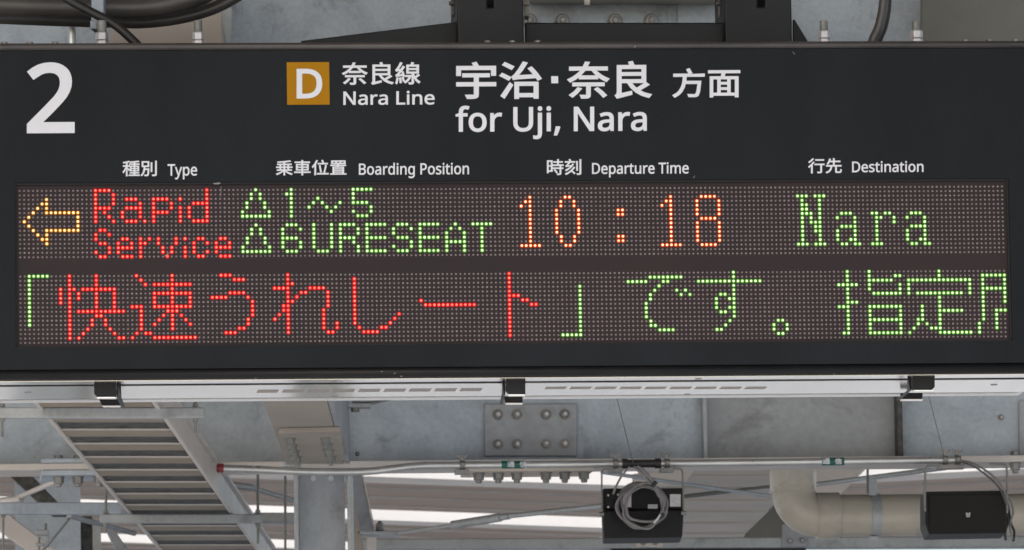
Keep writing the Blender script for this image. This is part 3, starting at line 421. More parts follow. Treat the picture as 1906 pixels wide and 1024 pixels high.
    'Destination': '65,0 65,480 213,480 281,473 338,453 385,419 420,374 442,315 449,244 445,187 433,138 412,96 383,61 347,35 304,15 255,4 199,0|126,52 191,52 250,57 299,73 337,99 364,136 380,184 385,242 383,287 374,326 359,358 338,383 312,403 281,417 245,425 204,428 126,428|700,-7 652,-2 610,14 575,40 549,76 533,122 527,177 532,232 547,279 571,316 603,344 642,361 686,367 729,362 766,347 795,322 817,290 830,250 835,204 835,169 588,169 591,140 597,115 606,93 620,76 636,62 655,52 678,46 703,44 764,50 819,69 819,17 764,-1|590,216 773,216 768,257 752,290 725,311 686,318 648,312 619,291 599,259|1017,-7 952,-1 904,16 904,70 956,50 987,43 1018,41 1057,45 1083,55 1098,72 1103,94 1096,118 1070,140 1015,164 955,191 933,206 917,223 907,244 903,271 906,293 913,312 924,328 941,342 984,360 1038,367 1100,360 1153,343 1133,296 1085,312 1034,318 1002,315 979,307 964,293 960,275 962,261 968,249 998,229 1052,206 1111,180 1132,165 1148,147 1157,126 1161,99 1158,75 1151,53 1139,35 1122,20 1076,0|1358,-7 1331,-4 1306,3 1284,16 1267,37 1256,66 1253,105 1253,314 1201,314 1201,343 1253,366 1277,443 1312,443 1312,360 1416,360 1416,314 1312,314 1312,106 1316,77 1327,57 1345,46 1368,42 1396,44 1418,49 1418,4 1392,-4|1520,420 1507,422 1496,429 1488,441 1486,457 1488,474 1496,486 1507,493 1520,495 1533,493 1544,486 1552,474 1555,457 1552,441 1544,429 1533,422|1490,0 1490,360 1549,360 1549,0|1664,0 1664,360 1711,360 1720,311 1723,311 1744,336 1772,353 1803,363 1837,367 1867,365 1893,359 1916,349 1934,335 1949,317 1959,295 1965,267 1967,234 1967,0 1909,0 1909,230 1904,268 1889,295 1863,312 1828,317 1800,315 1778,309 1759,298 1745,283 1728,242 1723,187 1723,0|2166,-7 2121,0 2085,19 2071,34 2060,52 2054,74 2052,100 2055,125 2063,148 2076,167 2095,183 2119,196 2148,206 2184,212 2225,215 2286,217 2286,238 2281,277 2267,301 2243,314 2212,318 2158,310 2110,291 2092,335 2148,357 2181,364 2215,366 2246,364 2272,359 2294,350 2312,337 2326,321 2336,300 2342,275 2344,245 2344,0 2301,0 2289,51 2287,51 2263,25 2237,7 2207,-3|2179,41 2221,47 2255,66 2268,80 2278,98 2284,119 2285,144 2285,176 2232,174 2176,167 2139,152 2120,130 2113,99 2118,73 2132,55 2153,44|2565,-7 2538,-4 2513,3 2492,16 2475,37 2464,66 2460,105 2460,314 2409,314 2409,343 2461,366 2484,443 2519,443 2519,360 2623,360 2623,314 2519,314 2519,106 2523,77 2535,57 2553,46 2576,42 2603,44 2626,49 2626,4 2599,-4|2728,420 2714,422 2703,429 2696,441 2693,457 2696,474 2703,486 2714,493 2728,495 2741,493 2752,486 2760,474 2762,457 2760,441 2752,429 2741,422|2698,0 2698,360 2757,360 2757,0|3016,-7 2971,-1 2931,15 2898,42 2872,79 2856,125 2851,181 2854,223 2862,260 2876,292 2896,318 2920,339 2949,355 2982,364 3018,367 3064,361 3104,345 3138,318 3163,282 3179,236 3184,181 3181,139 3173,101 3159,69 3139,42 3114,21 3085,6 3053,-4|3017,42 3043,45 3065,52 3083,63 3097,80 3117,123 3123,181 3117,238 3097,281 3083,297 3064,308 3042,315 3017,317 2991,315 2969,308 2951,297 2937,281 2918,238 2912,181 2918,123 2937,80 2952,63 2970,52 2992,45|3277,0 3277,360 3325,360 3334,311 3337,311 3358,336 3385,353 3417,363 3451,367 3481,365 3507,359 3530,349 3548,335 3562,317 3573,295 3579,267 3581,234 3581,0 3522,0 3522,230 3517,268 3502,295 3477,312 3442,317 3414,315 3391,309 3373,298 3359,283 3342,242 3336,187 3336,0',
    '通': '23,265 82,205 102,222 41,280|90,163 15,163 15,138 64,138 64,39 40,23 14,-3 30,-25 56,6 77,20 92,13 111,-1 153,-16 208,-20 332,-16 339,9 209,3 157,6 117,20 90,38|127,281 127,261 276,261 226,230 175,251 158,236 227,206 127,206 127,25 152,25 152,83 211,83 211,26 235,26 235,83 296,83 296,51 295,47 290,45 254,46 262,24 291,25 309,28 319,36 321,51 321,206 275,206 249,220 288,243 321,270 305,283 299,281|296,186 296,155 235,155 235,186|152,136 211,136 211,104 152,104|152,155 152,186 211,186 211,155|296,136 296,104 235,104 235,136',
    '信': '134,186 134,164 304,164 304,186|134,136 134,115 304,115 304,136|109,236 109,214 332,214 332,236|189,285 214,238 238,249 212,294|129,85 129,-28 152,-28 152,-14 284,-14 284,-27 308,-27 308,85|152,8 152,63 284,63 284,8|90,293 56,216 11,153 26,129 59,173 59,-29 83,-29 83,216 113,286',
}

def glyph_tris(key, off):
    loops = [np.array([tuple(map(float, q.split(','))) for q in l.split(' ')]) for l in GLY[key].split('|')]
    area = lambda p: 0.5 * np.sum(p[:, 0] * np.roll(p[:, 1], -1) - np.roll(p[:, 0], -1) * p[:, 1])
    if area(max(loops, key=lambda p: abs(area(p)))) < 0:
        loops = [l[::-1] for l in loops]
    res = []
    for p in loops:
        d1 = p - np.roll(p, 1, 0)
        d2 = np.roll(p, -1, 0) - p
        n1 = np.stack([d1[:, 1], -d1[:, 0]], 1) / np.linalg.norm(d1, axis=1)[:, None]
        n2 = np.stack([d2[:, 1], -d2[:, 0]], 1) / np.linalg.norm(d2, axis=1)[:, None]
        s = n1 + n2
        den = np.maximum(1.0 + np.sum(n1 * n2, 1), 0.45)
        res.append(p + off * s / den[:, None])
    vs, es = [], []
    for p in res:
        k = len(vs)
        vs += [Vector((x, y)) for x, y in p]
        es += [(k + i, k + (i + 1) % len(p)) for i in range(len(p))]
    ov, oe, of = delaunay_2d_cdt(vs, es, [], 0, 1e-4)[:3]
    ov = np.array([tuple(v) for v in ov])
    of = np.array([f for f in of if len(f) == 3])
    cen = ov[of].mean(1)
    wind = np.zeros(len(cen))
    for p in res:
        q = np.roll(p, -1, 0)
        for (x1, y1), (x2, y2) in zip(p, q):
            up = (y1 <= cen[:, 1]) & (y2 > cen[:, 1])
            dn = (y1 > cen[:, 1]) & (y2 <= cen[:, 1])
            if y1 == y2: continue
            xi = x1 + (cen[:, 1] - y1) * (x2 - x1) / (y2 - y1)
            wind += (up & (xi > cen[:, 0])) * 1.0 - (dn & (xi > cen[:, 0])) * 1.0
    keep = of[wind > 0.5]
    lo = np.min([p.min(0) for p in res], 0)
    hi = np.max([p.max(0) for p in res], 0)
    return ov, keep, lo, hi

def lettering(mb, key, x0, y0, x1, y1, off, Y=-0.0012, mi=0, base=None, cap=None, span=None):
    """words fitted to the box x0..x1, y0..y1 of the photograph on the plane Y; base/cap: glyph units lying on y1/y0"""
    v, f, lo, hi = glyph_tris(key, off)
    b0 = lo[1] if base is None else base - off
    c0 = hi[1] if cap is None else cap + off
    ym = (y0 + y1) / 2
    out = []
    for x, y in v:
        fx = (x - lo[0]) / (hi[0] - lo[0])
        fy = (y - b0) / (c0 - b0)
        px = x0 + (x1 - x0) * fx
        out.append(A(px, y1 + (y0 - y1) * fy - (px - (x0 + x1) / 2) * 0.0055, Y))
    fs = []
    for t in f:
        if span and not span[0] < v[t][:, 0].mean() < span[1]: continue
        a, b, c = (out[i] for i in t)
        nrm = (b - a).cross(c - a)
        fs.append(tuple(t) if nrm.y < 0 else tuple(reversed(t)))
    used = sorted({int(i) for t in fs for i in t})
    idx = {u: n for n, u in enumerate(used)}
    mb.add([out[u] for u in used], [tuple(idx[int(i)] for i in t) for t in fs], mi)
    return mb

# ================================================================== SETTING
g = MB()
g.box(-60, 60, -60, 90, -0.3, 0.0)
g.build('platform', M['conc'], kind='structure')

# ---- roof: a shallow valley roof of ribbed sheet, its bays parted by open daylight slots
XV = A(1300, 900, 19.0).x
ZV = AZp(1300, 900, 1).z * 0 + CAM_Z + 2.62
SL, SRr = 0.044, 0.040

def roof_hit(px, py, s=-SL):
    """Y where the view through a pixel meets the roof half with slope s per metre of X"""
    r = ray(px, py)
    # CAMP.z + t r.z = ZV + s*(CAMP.x + t r.x - XV)
    t = (ZV + s * (CAMP.x - XV) - CAMP.z) / (r.z - s * r.x)
    return CAMP.y + t * r.y

ROOFMAT = [M['roof'], M['roof_lt']]
def roof_bay(label, y0, y1, xa, xb, s, pitch=0.56, trim=0.0, name='roof_panel', group='ribbed roof bays'):
    """ribbed sheet between depths y0 and y1; narrow down-standing ribs run across"""
    mb = MB()
    zz = lambda x: ZV + s * (x - XV)
    prof = []
    y = y0 + trim
    while y < y1 - 0.02:
        e = min(y + pitch - 0.1, y1)
        prof += [(y, 0.0), (e, 0.0)]
        if e + 0.1 < y1:
            prof += [(e + 0.002, -0.011), (e + 0.03, -0.011), (e + 0.04, 0.0)]
        y += pitch
    vs, fs = [], []
    for (yy, dz) in prof:
        vs += [(xa, yy, zz(xa) + dz), (xb, yy, zz(xb) + dz)]
    n = len(prof)
    for i in range(n - 1):
        fs.append((2 * i, 2 * i + 1, 2 * i + 3, 2 * i + 2))
    top = [(p[0], p[1], p[2] + 0.06) for p in vs]
    mb.add(vs, fs, 0)
    mb.mi = [1 if prof[i][1] == 0.0 and prof[i + 1][1] < 0 else 0 for i in range(len(fs))]   # ribs' front faces paler: the daylight they catch, painted on
    mb.hexa([(xa, y0 + trim, zz(xa) + 0.03), (xb, y0 + trim, zz(xb) + 0.03), (xb, y0 + trim, zz(xb) + 0.07), (xa, y0 + trim, zz(xa) + 0.07)],
            [(xa, y1, zz(xa) + 0.03), (xb, y1, zz(xb) + 0.03), (xb, y1, zz(xb) + 0.07), (xa, y1, zz(xa) + 0.07)], 0)
    if trim:
        mb.hexa([(xa, y0, zz(xa) - 0.02), (xb, y0, zz(xb) - 0.02), (xb, y0, zz(xb) + 0.10), (xa, y0, zz(xa) + 0.10)],
                [(xa, y0 + trim, zz(xa) - 0.02), (xb, y0 + trim, zz(xb) - 0.02), (xb, y0 + trim, zz(xb) + 0.10), (xa, y0 + trim, zz(xa) + 0.10)], 1)
    return mb.build(name, ROOFMAT, None, label=label, cat='roof', group=group, origin=((xa + xb) / 2, y0, zz((xa + xb) / 2)))

XL = -16.0
yA0, yA1, yA2 = roof_hit(900, 874), roof_hit(900, 887), roof_hit(900, 899)
yB0, yB1, yB2 = roof_hit(900, 955.5), roof_hit(900, 968), roof_hit(900, 976)
yC0, yC1 = roof_hit(900, 1018.5), roof_hit(900, 1026)
roof_bay('taupe ribbed roof bay between the two bright slots left of the drain pipe', yA1, yB0, XL, XV, -SL, trim=yA2 - yA1)
roof_bay('taupe ribbed roof strip under the lower bright slot, just above the far purlin', yB1, yC0, XL, XV, -SL, trim=yB2 - yB1)
roof_bay('taupe ribbed roof bay beyond the lowest bright slot at the bottom edge', yC1, yC1 + 6, XL, XV, -SL, trim=0.1)
rR0, rR1 = roof_hit(1760, 872, SRr), roof_hit(1760, 884, SRr)
rRe = roof_hit(1760, 1012, SRr)
roof_bay('taupe ribbed roof bay rising to the right behind the drain pipe', rR0, rRe, XV + 0.1, 16.0, SRr, trim=rR1 - rR0, pitch=0.66)
# unseen canopy added overhead, its edges set to shade display and steelwork
mb = MB()
zc = ZV + 0.55
mb.box(-7, 7, -3.2, 12.5, zc, zc + 0.08)
mb.build('shade_canopy', M['roof'], None, label='unseen flat canopy roof added to shade the departure display', cat='roof', origin=(0, 4, zc))

# ================================================================== DEPARTURE DISPLAY
PIT = 0.0082
GAPZ = 0.158477
YF = -0.010
LET = YF - 0.0009
XS0, XS1 = A(-45, 400, 0).x, A(1955, 400, 0).x
zt = A(953, 81, 0).z
zb = A(953, 701, 0).z
zf1, zf0 = A(953, 94, 0).z, A(953, 683, 0).z
SD = 0.44
sign = thing('departure_display', 'wide black hanging departure board with a two-line dot-matrix display', 'departure board', (0, 0.2, zb))
# opening in the face
ox0, oz1 = XZ(27, 341, 0)
ox1, _ = XZ(1879, 480, 0)
oz1 = A(953, 337.5, 0).z
oz0 = A(953, 641.5, 0).z
mb = MB()
mb.box(XS0, XS1, 0.016, SD, zb, zt)
mb.build('housing', M['black'], sign, bevel=0.006)
mb = MB()
fy0, fy1 = YF, 0.014
mb.box(XS0, XS1, fy0, fy1, oz1, zf1)
mb.box(XS0, XS1, fy0, fy1, zf0, oz0)
mb.box(XS0, ox0, fy0, fy1, oz0, oz1)
mb.box(ox1, XS1, fy0, fy1, oz0, oz1)
mb.build('front_panel', M['face'], sign)
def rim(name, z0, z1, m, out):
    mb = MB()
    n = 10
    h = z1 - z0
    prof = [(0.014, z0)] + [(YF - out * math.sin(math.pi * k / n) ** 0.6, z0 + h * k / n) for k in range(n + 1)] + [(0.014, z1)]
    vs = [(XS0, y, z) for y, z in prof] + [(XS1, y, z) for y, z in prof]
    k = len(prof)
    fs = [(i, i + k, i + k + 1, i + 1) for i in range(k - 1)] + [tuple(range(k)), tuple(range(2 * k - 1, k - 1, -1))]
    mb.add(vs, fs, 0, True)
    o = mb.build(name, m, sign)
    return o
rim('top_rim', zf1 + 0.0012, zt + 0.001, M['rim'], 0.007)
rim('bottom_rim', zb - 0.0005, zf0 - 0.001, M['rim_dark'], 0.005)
# bezel: thin black liner round the opening
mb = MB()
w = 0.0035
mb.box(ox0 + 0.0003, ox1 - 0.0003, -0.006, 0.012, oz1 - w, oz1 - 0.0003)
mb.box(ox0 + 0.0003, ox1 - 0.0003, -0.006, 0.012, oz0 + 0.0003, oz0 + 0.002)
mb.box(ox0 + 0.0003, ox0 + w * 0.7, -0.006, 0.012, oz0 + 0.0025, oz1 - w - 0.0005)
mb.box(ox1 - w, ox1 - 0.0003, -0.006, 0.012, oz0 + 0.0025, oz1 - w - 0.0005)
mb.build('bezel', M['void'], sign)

# ---- dot matrix
def led(r, c, p):
    return ((c - 111.5) * PIT, Z0 + 0.0615 - r * PIT - p * GAPZ)

def cells(spec):
    out = []
    for r, s in spec:
        for q in s.split(','):
            if '-' in q:
                a, b = q.split('-')
                out += [(r, c) for c in range(int(a), int(b) + 1)]
            else:
                out.append((r, int(q)))
    return out

def rows(a, b, s):
    return [(r, s) for r in range(a, b + 1)]

def sh(spec, dr=0, dc=0):
    return [(r + dr, c + dc) for r, c in cells(spec)]

ARROW = cells([(2, '6'), (3, '5,6'), (4, '4,6'), (5, '3,6-13'), (6, '2,13'), (7, '1,13'), (8, '2,13'), (9, '3,6-13'), (10, '4,6'), (11, '5,6'), (12, '6')])
TYPE1 = cells([(0, '17-20,42'), (1, '17,21,42'), (2, '17,21,24-26,30-33,36,42'), (3, '17,21,27,30,34,39-42'), (4, '17-20,24-27,30,34,36,38,42'),
               (5, '17,19,23,27,30-33,36,38,42'), (6, '17,20,23,27,30,36,38,42'), (7, '17,21,24-26,28,30,36,39-42')])
TYPE2 = cells([(9, '18,19'), (10, '17,20'), (11, '17,23,24,27,29,31,35,37,40,41,45,46'), (12, '18,19,22,25,27,28,31,35,39,42,44,47'),
               (13, '20,22-25,27,32,34,37,39,44-47'), (14, '17,20,22,27,32,34,37,39,42,44'), (15, '18,19,23-25,27,33,37,40,41,45-47')])
TRI = [(0, '53'), (1, '52,54'), (2, '52,54'), (3, '51,55'), (4, '51,55'), (5, '50,56'), (6, '50-56')]
POS1 = cells(TRI) + cells(rows(0, 6, '61') + [(1, '60'), (2, '67'), (3, '66,68,72'), (4, '65,69,71'), (5, '70'),
        (0, '75-79'), (1, '75'), (2, '75'), (3, '75-78'), (4, '79'), (5, '75,79'), (6, '76-78')])
EE = [(0, '0-4'), (1, '0'), (2, '0'), (3, '0-4'), (4, '0'), (5, '0'), (6, '0-4')]
POS2 = sh(TRI, 8) + cells([(8, '60-62'), (9, '59,63'), (10, '59'), (11, '59-62'), (12, '59,63'), (13, '59,63'), (14, '60-62')]) \
    + cells(rows(8, 13, '66,70') + [(14, '67-69')]) \
    + cells([(8, '72-75'), (9, '72,76'), (10, '72,76'), (11, '72-75'), (12, '72,75'), (13, '72,76'), (14, '72,76')]) \
    + sh(EE, 8, 78) + cells([(8, '85-87'), (9, '84,88'), (10, '84'), (11, '85-87'), (12, '88'), (13, '84,88'), (14, '85-87')]) + sh(EE, 8, 90) \
    + cells([(8, '98'), (9, '97,99'), (10, '96,100'), (11, '96,100'), (12, '96-100'), (13, '96,100'), (14, '96,100'), (8, '102-106')] + rows(9, 14, '104'))
ONE = rows(2, 12, '2') + [(3, '1'), (4, '0'), (13, '0-4')]
TIME = sh(ONE, 0, 113) + cells([(2, '123,124'), (3, '122,125'), (4, '122,125')] + rows(5, 10, '121,126') + [(11, '122,125'), (12, '122,125'), (13, '123,124')]) \
    + cells([(5, '135,136'), (6, '135,136'), (11, '135,136'), (12, '135,136')]) + sh(ONE, 0, 145) \
    + cells([(2, '154-157')] + rows(3, 6, '153,158') + [(7, '154-157')] + rows(8, 12, '153,158') + [(13, '154-157')])
LA = [(6, '1-3'), (7, '0,4'), (8, '4'), (9, '1-4'), (10, '0,4'), (11, '0,4'), (12, '0,3,4'), (13, '1,2,4,5')]
DEST = cells([(2, '176-178,180-182'), (3, '177,181'), (4, '177,178,181'), (5, '177,178,181'), (6, '177-179,181'), (7, '177,179,181'), (8, '177,179-181'),
              (9, '177,180,181'), (10, '177,180,181'), (11, '177,181'), (12, '177,181'), (13, '176-178,180-182')]) + sh(LA, 0, 185) \
    + cells([(6, '193,194,196,197'), (7, '194,195,198'), (8, '194,198')] + rows(9, 12, '194') + [(13, '193-195')]) + sh(LA, 0, 201)
B_OPEN = cells([(0, '2-6')] + rows(1, 11, '2'))
B_RED = cells(rows(0, 14, '11') + rows(3, 6, '9') + [(3, '12'), (4, '13'), (5, '13'), (3, '14-21')] + rows(0, 9, '17') + rows(3, 7, '21')
              + [(8, '13-23'), (9, '18'), (10, '16,19'), (11, '16,19'), (12, '15,20'), (13, '14,21'), (14, '13,22,23')]) \
    + cells([(0, '26,34'), (1, '27,34'), (2, '28,30-38'), (3, '34'), (4, '30-38'), (5, '30,34,38'), (6, '30,34,38'), (7, '25-27,30-38'),
             (8, '27,33-35'), (9, '27,32,34,36'), (10, '27,31,34,37'), (11, '27,30,34,38'), (12, '27,34'), (13, '26,28,29'), (14, '25,30-39')]) \
    + cells([(0, '45-47'), (1, '48-50'), (4, '47-50'), (5, '43-46,51')] + rows(6, 9, '52') + [(10, '51'), (11, '51'), (12, '49,50'), (13, '46-48')]) \
    + cells(rows(0, 13, '60') + [(2, '61'), (3, '57-59,65-68'), (4, '63,64,69'), (5, '62,69'), (6, '61,69'), (7, '59,69'), (8, '59,68'), (9, '58,68'),
             (10, '57,68'), (11, '68,71'), (12, '68,71'), (13, '69,70')]) \
    + cells(rows(1, 11, '75') + [(12, '76,81,82'), (13, '77-80'), (11, '83'), (10, '84'), (9, '85')]) \
    + cells([(6, '90'), (7, '91-102')]) + cells(rows(0, 14, '110') + [(5, '111,112'), (6, '113,114'), (7, '115,116')])
B_GREEN = cells(rows(3, 13, '126') + [(14, '122-126')]) \
    + cells([(2, '137-141'), (1, '142-149'), (2, '145,146'), (3, '144'), (4, '143'), (5, '142'), (6, '142')] + rows(7, 10, '141')
            + [(11, '142'), (12, '142,143'), (13, '144-147'), (4, '148,150'), (5, '149,151')]) \
    + cells([(2, '153-167')] + [(r, '161') for r in (0, 1, 3, 4, 5, 6, 7, 8, 9, 10)] + [(5, '158,159'), (6, '157,160'), (7, '157'), (8, '157,160'), (9, '158,159'),
             (11, '160'), (12, '159'), (13, '157,158')]) \
    + cells([(11, '171,172'), (12, '170,173'), (13, '170,173'), (14, '171,172')]) \
    + cells([(r, '187') for r in (0, 1, 2, 4, 5, 6, 7, 8, 9, 10, 11, 12, 13, 14)] + [(3, '185-189'), (7, '188,189'), (8, '185,186'), (14, '186')]) \
    + cells([(0, '192'), (1, '192,198,199'), (2, '192-197'), (3, '192,199'), (4, '192,199'), (5, '193-199'), (8, '192-199'), (9, '192,199'), (10, '192,199'),
             (11, '192-199'), (12, '192,199'), (13, '192,199'), (14, '192-199')]) \
    + cells([(0, '208'), (1, '208'), (2, '201-215'), (3, '201,215'), (4, '201,215'), (5, '201,203-213,215')] + [(r, '208') for r in (6, 7, 8, 10, 11, 12)]
            + [(9, '208-213'), (8, '204'), (9, '204'), (10, '204'), (11, '203,204'), (12, '203,205'), (13, '202,206-208'), (14, '201,208-215')]) \
    + cells([(1, '218-223'), (2, '218,223'), (3, '218,223'), (4, '218-223'), (5, '218,223'), (6, '218,223'), (7, '218,223'), (8, '218'), (9, '218,221-223'),
             (10, '218,221'), (11, '218,221'), (12, '217,221'), (13, '217,221'), (14, '217')])

mb = MB()
mb.box(ox0 + 0.0006, ox1 - 0.0006, 0.0005, 0.0135, oz0 + 0.0006, oz1 - 0.0006)
board = mb.build('dot_matrix_board', M['board'], sign)

lit = set()
for p, grp in ((0, (ARROW, TYPE1, TYPE2, POS1, POS2, TIME, DEST)), (1, (B_OPEN, B_RED, B_GREEN))):
    for gset in grp:
        lit |= {(p, r, c) for r, c in gset}
mb = MB()
N8 = [(math.cos(math.pi * (k + .5) / 4), math.sin(math.pi * (k + .5) / 4)) for k in range(8)]
vs, fs = [], []
rr = PIT * 0.235
for p in (0, 1):
    for r in range(16):
        for c in range(224):
            if (p, r, c) in lit: continue
            x, z = led(r, c, p)
            k = len(vs)
            j = random.uniform(0.92, 1.08)
            vs += [(x + rr * j * a, 0.0004, z + rr * j * b) for a, b in N8] + [(x, -0.0011, z)]
            fs += [(k + i, k + (i + 1) % 8, k + 8) for i in range(8)]
mb.add(vs, fs, 0, True)
uo = mb.build('unlit_lens_field', M['led_off'], board, kind='stuff')

LEDC = {'red': ((2.8, 0.34, 0.22), (1.5, 0.003, 0.012), (0.42, 0.002, 0.009)),
        'green': ((1.25, 1.5, 0.85), (0.23, 0.66, 0.075), (0.035, 0.15, 0.012)),
        'orange': ((2.0, 1.35, 0.75), (1.3, 0.12, 0.004), (0.34, 0.026, 0.003)),
        'amber': ((1.8, 1.35, 0.62), (1.05, 0.38, 0.015), (0.20, 0.06, 0.004))}
for k_, (c1, c2, c3) in LEDC.items():
    M['led_' + k_] = [emis(k_ + '_lit_core', c1, 1.15), emis(k_ + '_lit_lens', c2, 0.95), emis(k_ + '_lit_halo', c3, 0.8)]  # outermost ring's glow stands in for bloom and spill round each diode

def lit_part(name, cl, p, colr):
    mb = MB()
    n = 12
    radii = [(0.0, -0.0022), (PIT * 0.24, -0.0019), (PIT * 0.39, -0.0010), (PIT * 0.57, 0.00035)]
    for r, c in cl:
        x, z = led(r, c, p)
        vs = [(x, radii[0][1], z)]
        for R, y in radii[1:]:
            vs += [(x + R * math.cos(2 * math.pi * k / n), y, z + R * math.sin(2 * math.pi * k / n)) for k in range(n)]
        mb.add(vs, [(0, 1 + k, 1 + (k + 1) % n) for k in range(n)], 0, True)
        for q in (0, 1):
            a = 1 + q * n
            mb.add(vs, [(a + k, a + n + k, a + n + (k + 1) % n, a + (k + 1) % n) for k in range(n)], q + 1, True)
    return mb.build(name, M['led_' + colr], board)
lit_part('lit_arrow', ARROW, 0, 'amber')
lit_part('lit_lettering', TYPE1 + TYPE2, 0, 'red')['label'] = 'red lit words Rapid Service'
lit_part('lit_lettering', POS1 + POS2, 0, 'green')['label'] = 'green lit boarding positions with two triangles'
lit_part('lit_lettering', TIME, 0, 'orange')['label'] = 'orange lit departure time 10:18'
lit_part('lit_lettering', DEST, 0, 'green')['label'] = 'green lit destination Nara'
lit_part('lit_lettering', B_OPEN, 1, 'green')['label'] = 'green lit opening bracket of the running text'
lit_part('lit_lettering', B_RED, 1, 'red')['label'] = 'red lit Japanese running text on the lower line'
lit_part('lit_lettering', B_GREEN, 1, 'green')['label'] = 'green lit Japanese running text on the lower line'

# ---- printed lettering
def words(name, items, label=None, parent=None, m='white'):
    for it in items:
        mb = MB()
        lettering(mb, *it[:6], **dict(Y=LET, **(it[6] if len(it) > 6 else {})))
        mb.build(name, M[m], parent or sign, label='white printed ' + ('words ' if it[0].isascii() else 'Japanese characters ') + (it[0] if len(it) < 7 or 'span' not in it[6] else 'for Uji, Nara'))
LATN = dict(base=0, cap=480)
words('platform_number', [('2', 50, 116, 139, 248, 13, dict(base=0))], 'big white numeral 2')
mb = MB()
bx0, _ = XZ(534, 155, YF); bx1, _ = XZ(613, 155, YF)
bz1 = A(573, 116, YF).z; bz0 = A(573, 195, YF).z
mb.box(bx0, bx1, YF - 0.0012, YF - 0.0002, bz0, bz1)
badge = mb.build('line_badge', M['ochre'], sign, label='ochre square badge with a white letter D')
mb = MB()
lettering(mb, 'D', 552, 128, 600, 183.5, 15, Y=YF - 0.0022)
mb.build('badge_letter', M['white'], badge)
words('line_name', [('奈良線', 636, 115.5, 783, 158, 5), ('Nara Line', 639, 170, 809, 195, 11, LATN)], 'white line name in Japanese and English')
words('destination_lettering', [('宇治', 849, 114.5, 1009, 184.5, 6.5), ('奈良', 1055, 113.5, 1214, 184, 6.5), ('方面', 1251, 126.5, 1378, 182, 5.5),
                                ('for Uji, Nara', 848, 199, 1204, 244.5, 12, dict(span=(-100, 1020), **LATN)), ('for Uji, Nara', 848, 199, 1204, 244.5, 12, dict(span=(1020, 2250), **LATN)), ('for Uji, Nara', 848, 199, 1204, 244.5, 12, dict(span=(2250, 4000), **LATN))], 'white words for Uji, Nara below large Japanese characters')
mb = MB()
dx0, dz1 = XZ(1026, 142, LET); dx1, dz0 = XZ(1039, 155, LET)
mb.box(dx0, dx1, LET, YF - 0.0002, dz0, dz1)
mb.build('middle_dot', M['white'], sign)
words('column_heading', [('種別', 228, 299, 292, 328.5, 5), ('Type', 312, 305.5, 367, 327, 10, LATN)], 'white heading Type')
words('column_heading', [('乗車位置', 513, 297.5, 645, 326.5, 5), ('Boarding Position', 668, 304, 873, 325, 10, LATN)], 'white heading Boarding Position')
words('column_heading', [('時刻', 1018, 296, 1082, 326, 5), ('Departure Time', 1102, 303, 1282, 323.5, 10, LATN)], 'white heading Departure Time')
words('column_heading', [('行先', 1504, 294.5, 1567, 323, 5), ('Destination', 1586, 300.5, 1719, 320.5, 10, LATN)], 'white heading Destination')

# ---- underside: aluminium service hatch with louvre slots
def yd(py, z, px=953):        # depth at which level z shows at a pixel row
    return AZp(px, py, z).y
zu = zb - 0.0005
e = 0.002
y_l0, y_l1 = 0.004, yd(709.8, zu - 0.002)
y_p0, y_p1 = yd(713.6, zu - 0.002), yd(737.0, zu - 0.002)
y_r0, y_r1 = yd(739.6, zu - 0.003), yd(743.4, zu - 0.003)
mb = MB()
mb.box(XS0, XS1, y_l0, y_l1, zu - 0.002, zu - 0.001)
mb.build('underside_lip', M['alu'], sign)
mb = MB()
mb.box(XS0, XS1, y_p0, y_p1, zu - 0.002, zu - 0.001)
hatch = mb.build('service_hatch', M['alu'], sign)
mb = MB()
mb.box(XS0, XS1, y_r0, max(y_r1, y_r0 + 0.02), zu - 0.003, zu - 0.001)
mb.build('underside_lip', M['alu_edge'], sign)
ys0, ys1 = yd(723.0, zu - 0.0026), yd(727.8, zu - 0.0026)
for i in range(9):
    a, b = 480 + i * 47.4, 480 + i * 47.4 + 39
    mb = MB()
    p = [AZp(a, 0, 1)]
    xa, xb = A(a, 725, ys0).x, A(b, 725, ys0).x
    mb.box(xa, xb, ys0, ys1, zu - 0.0026, zu - 0.0015)
    mb.build('louvre_slot', M['slot'], hatch)
for i in range(9):
    a = 1017 + i * 46.6
    mb = MB()
    yy0, yy1 = yd(721.0, zu - 0.0026, a), yd(724.6, zu - 0.0026, a)
    xa, xb = A(a, 722, yy0).x, A(a + 38, 722, yy0).x
    mb.box(xa, xb, yy0, yy1, zu - 0.0026, zu - 0.0015)
    mb.build('louvre_slot', M['slot'], hatch)
for (px, py) in ((52, 731), (621, 710), (622, 739), (1300, 705.5), (1279, 734.5), (1850, 716.5)):
    q = AZp(px, py, zu - 0.0024)
    mb = MB()
    mb.cyl((q.x, q.y, q.z - 0.0006), (q.x, q.y, q.z + 0.001), 0.0065, 14)
    mb.build('screw', M['slot'], hatch)
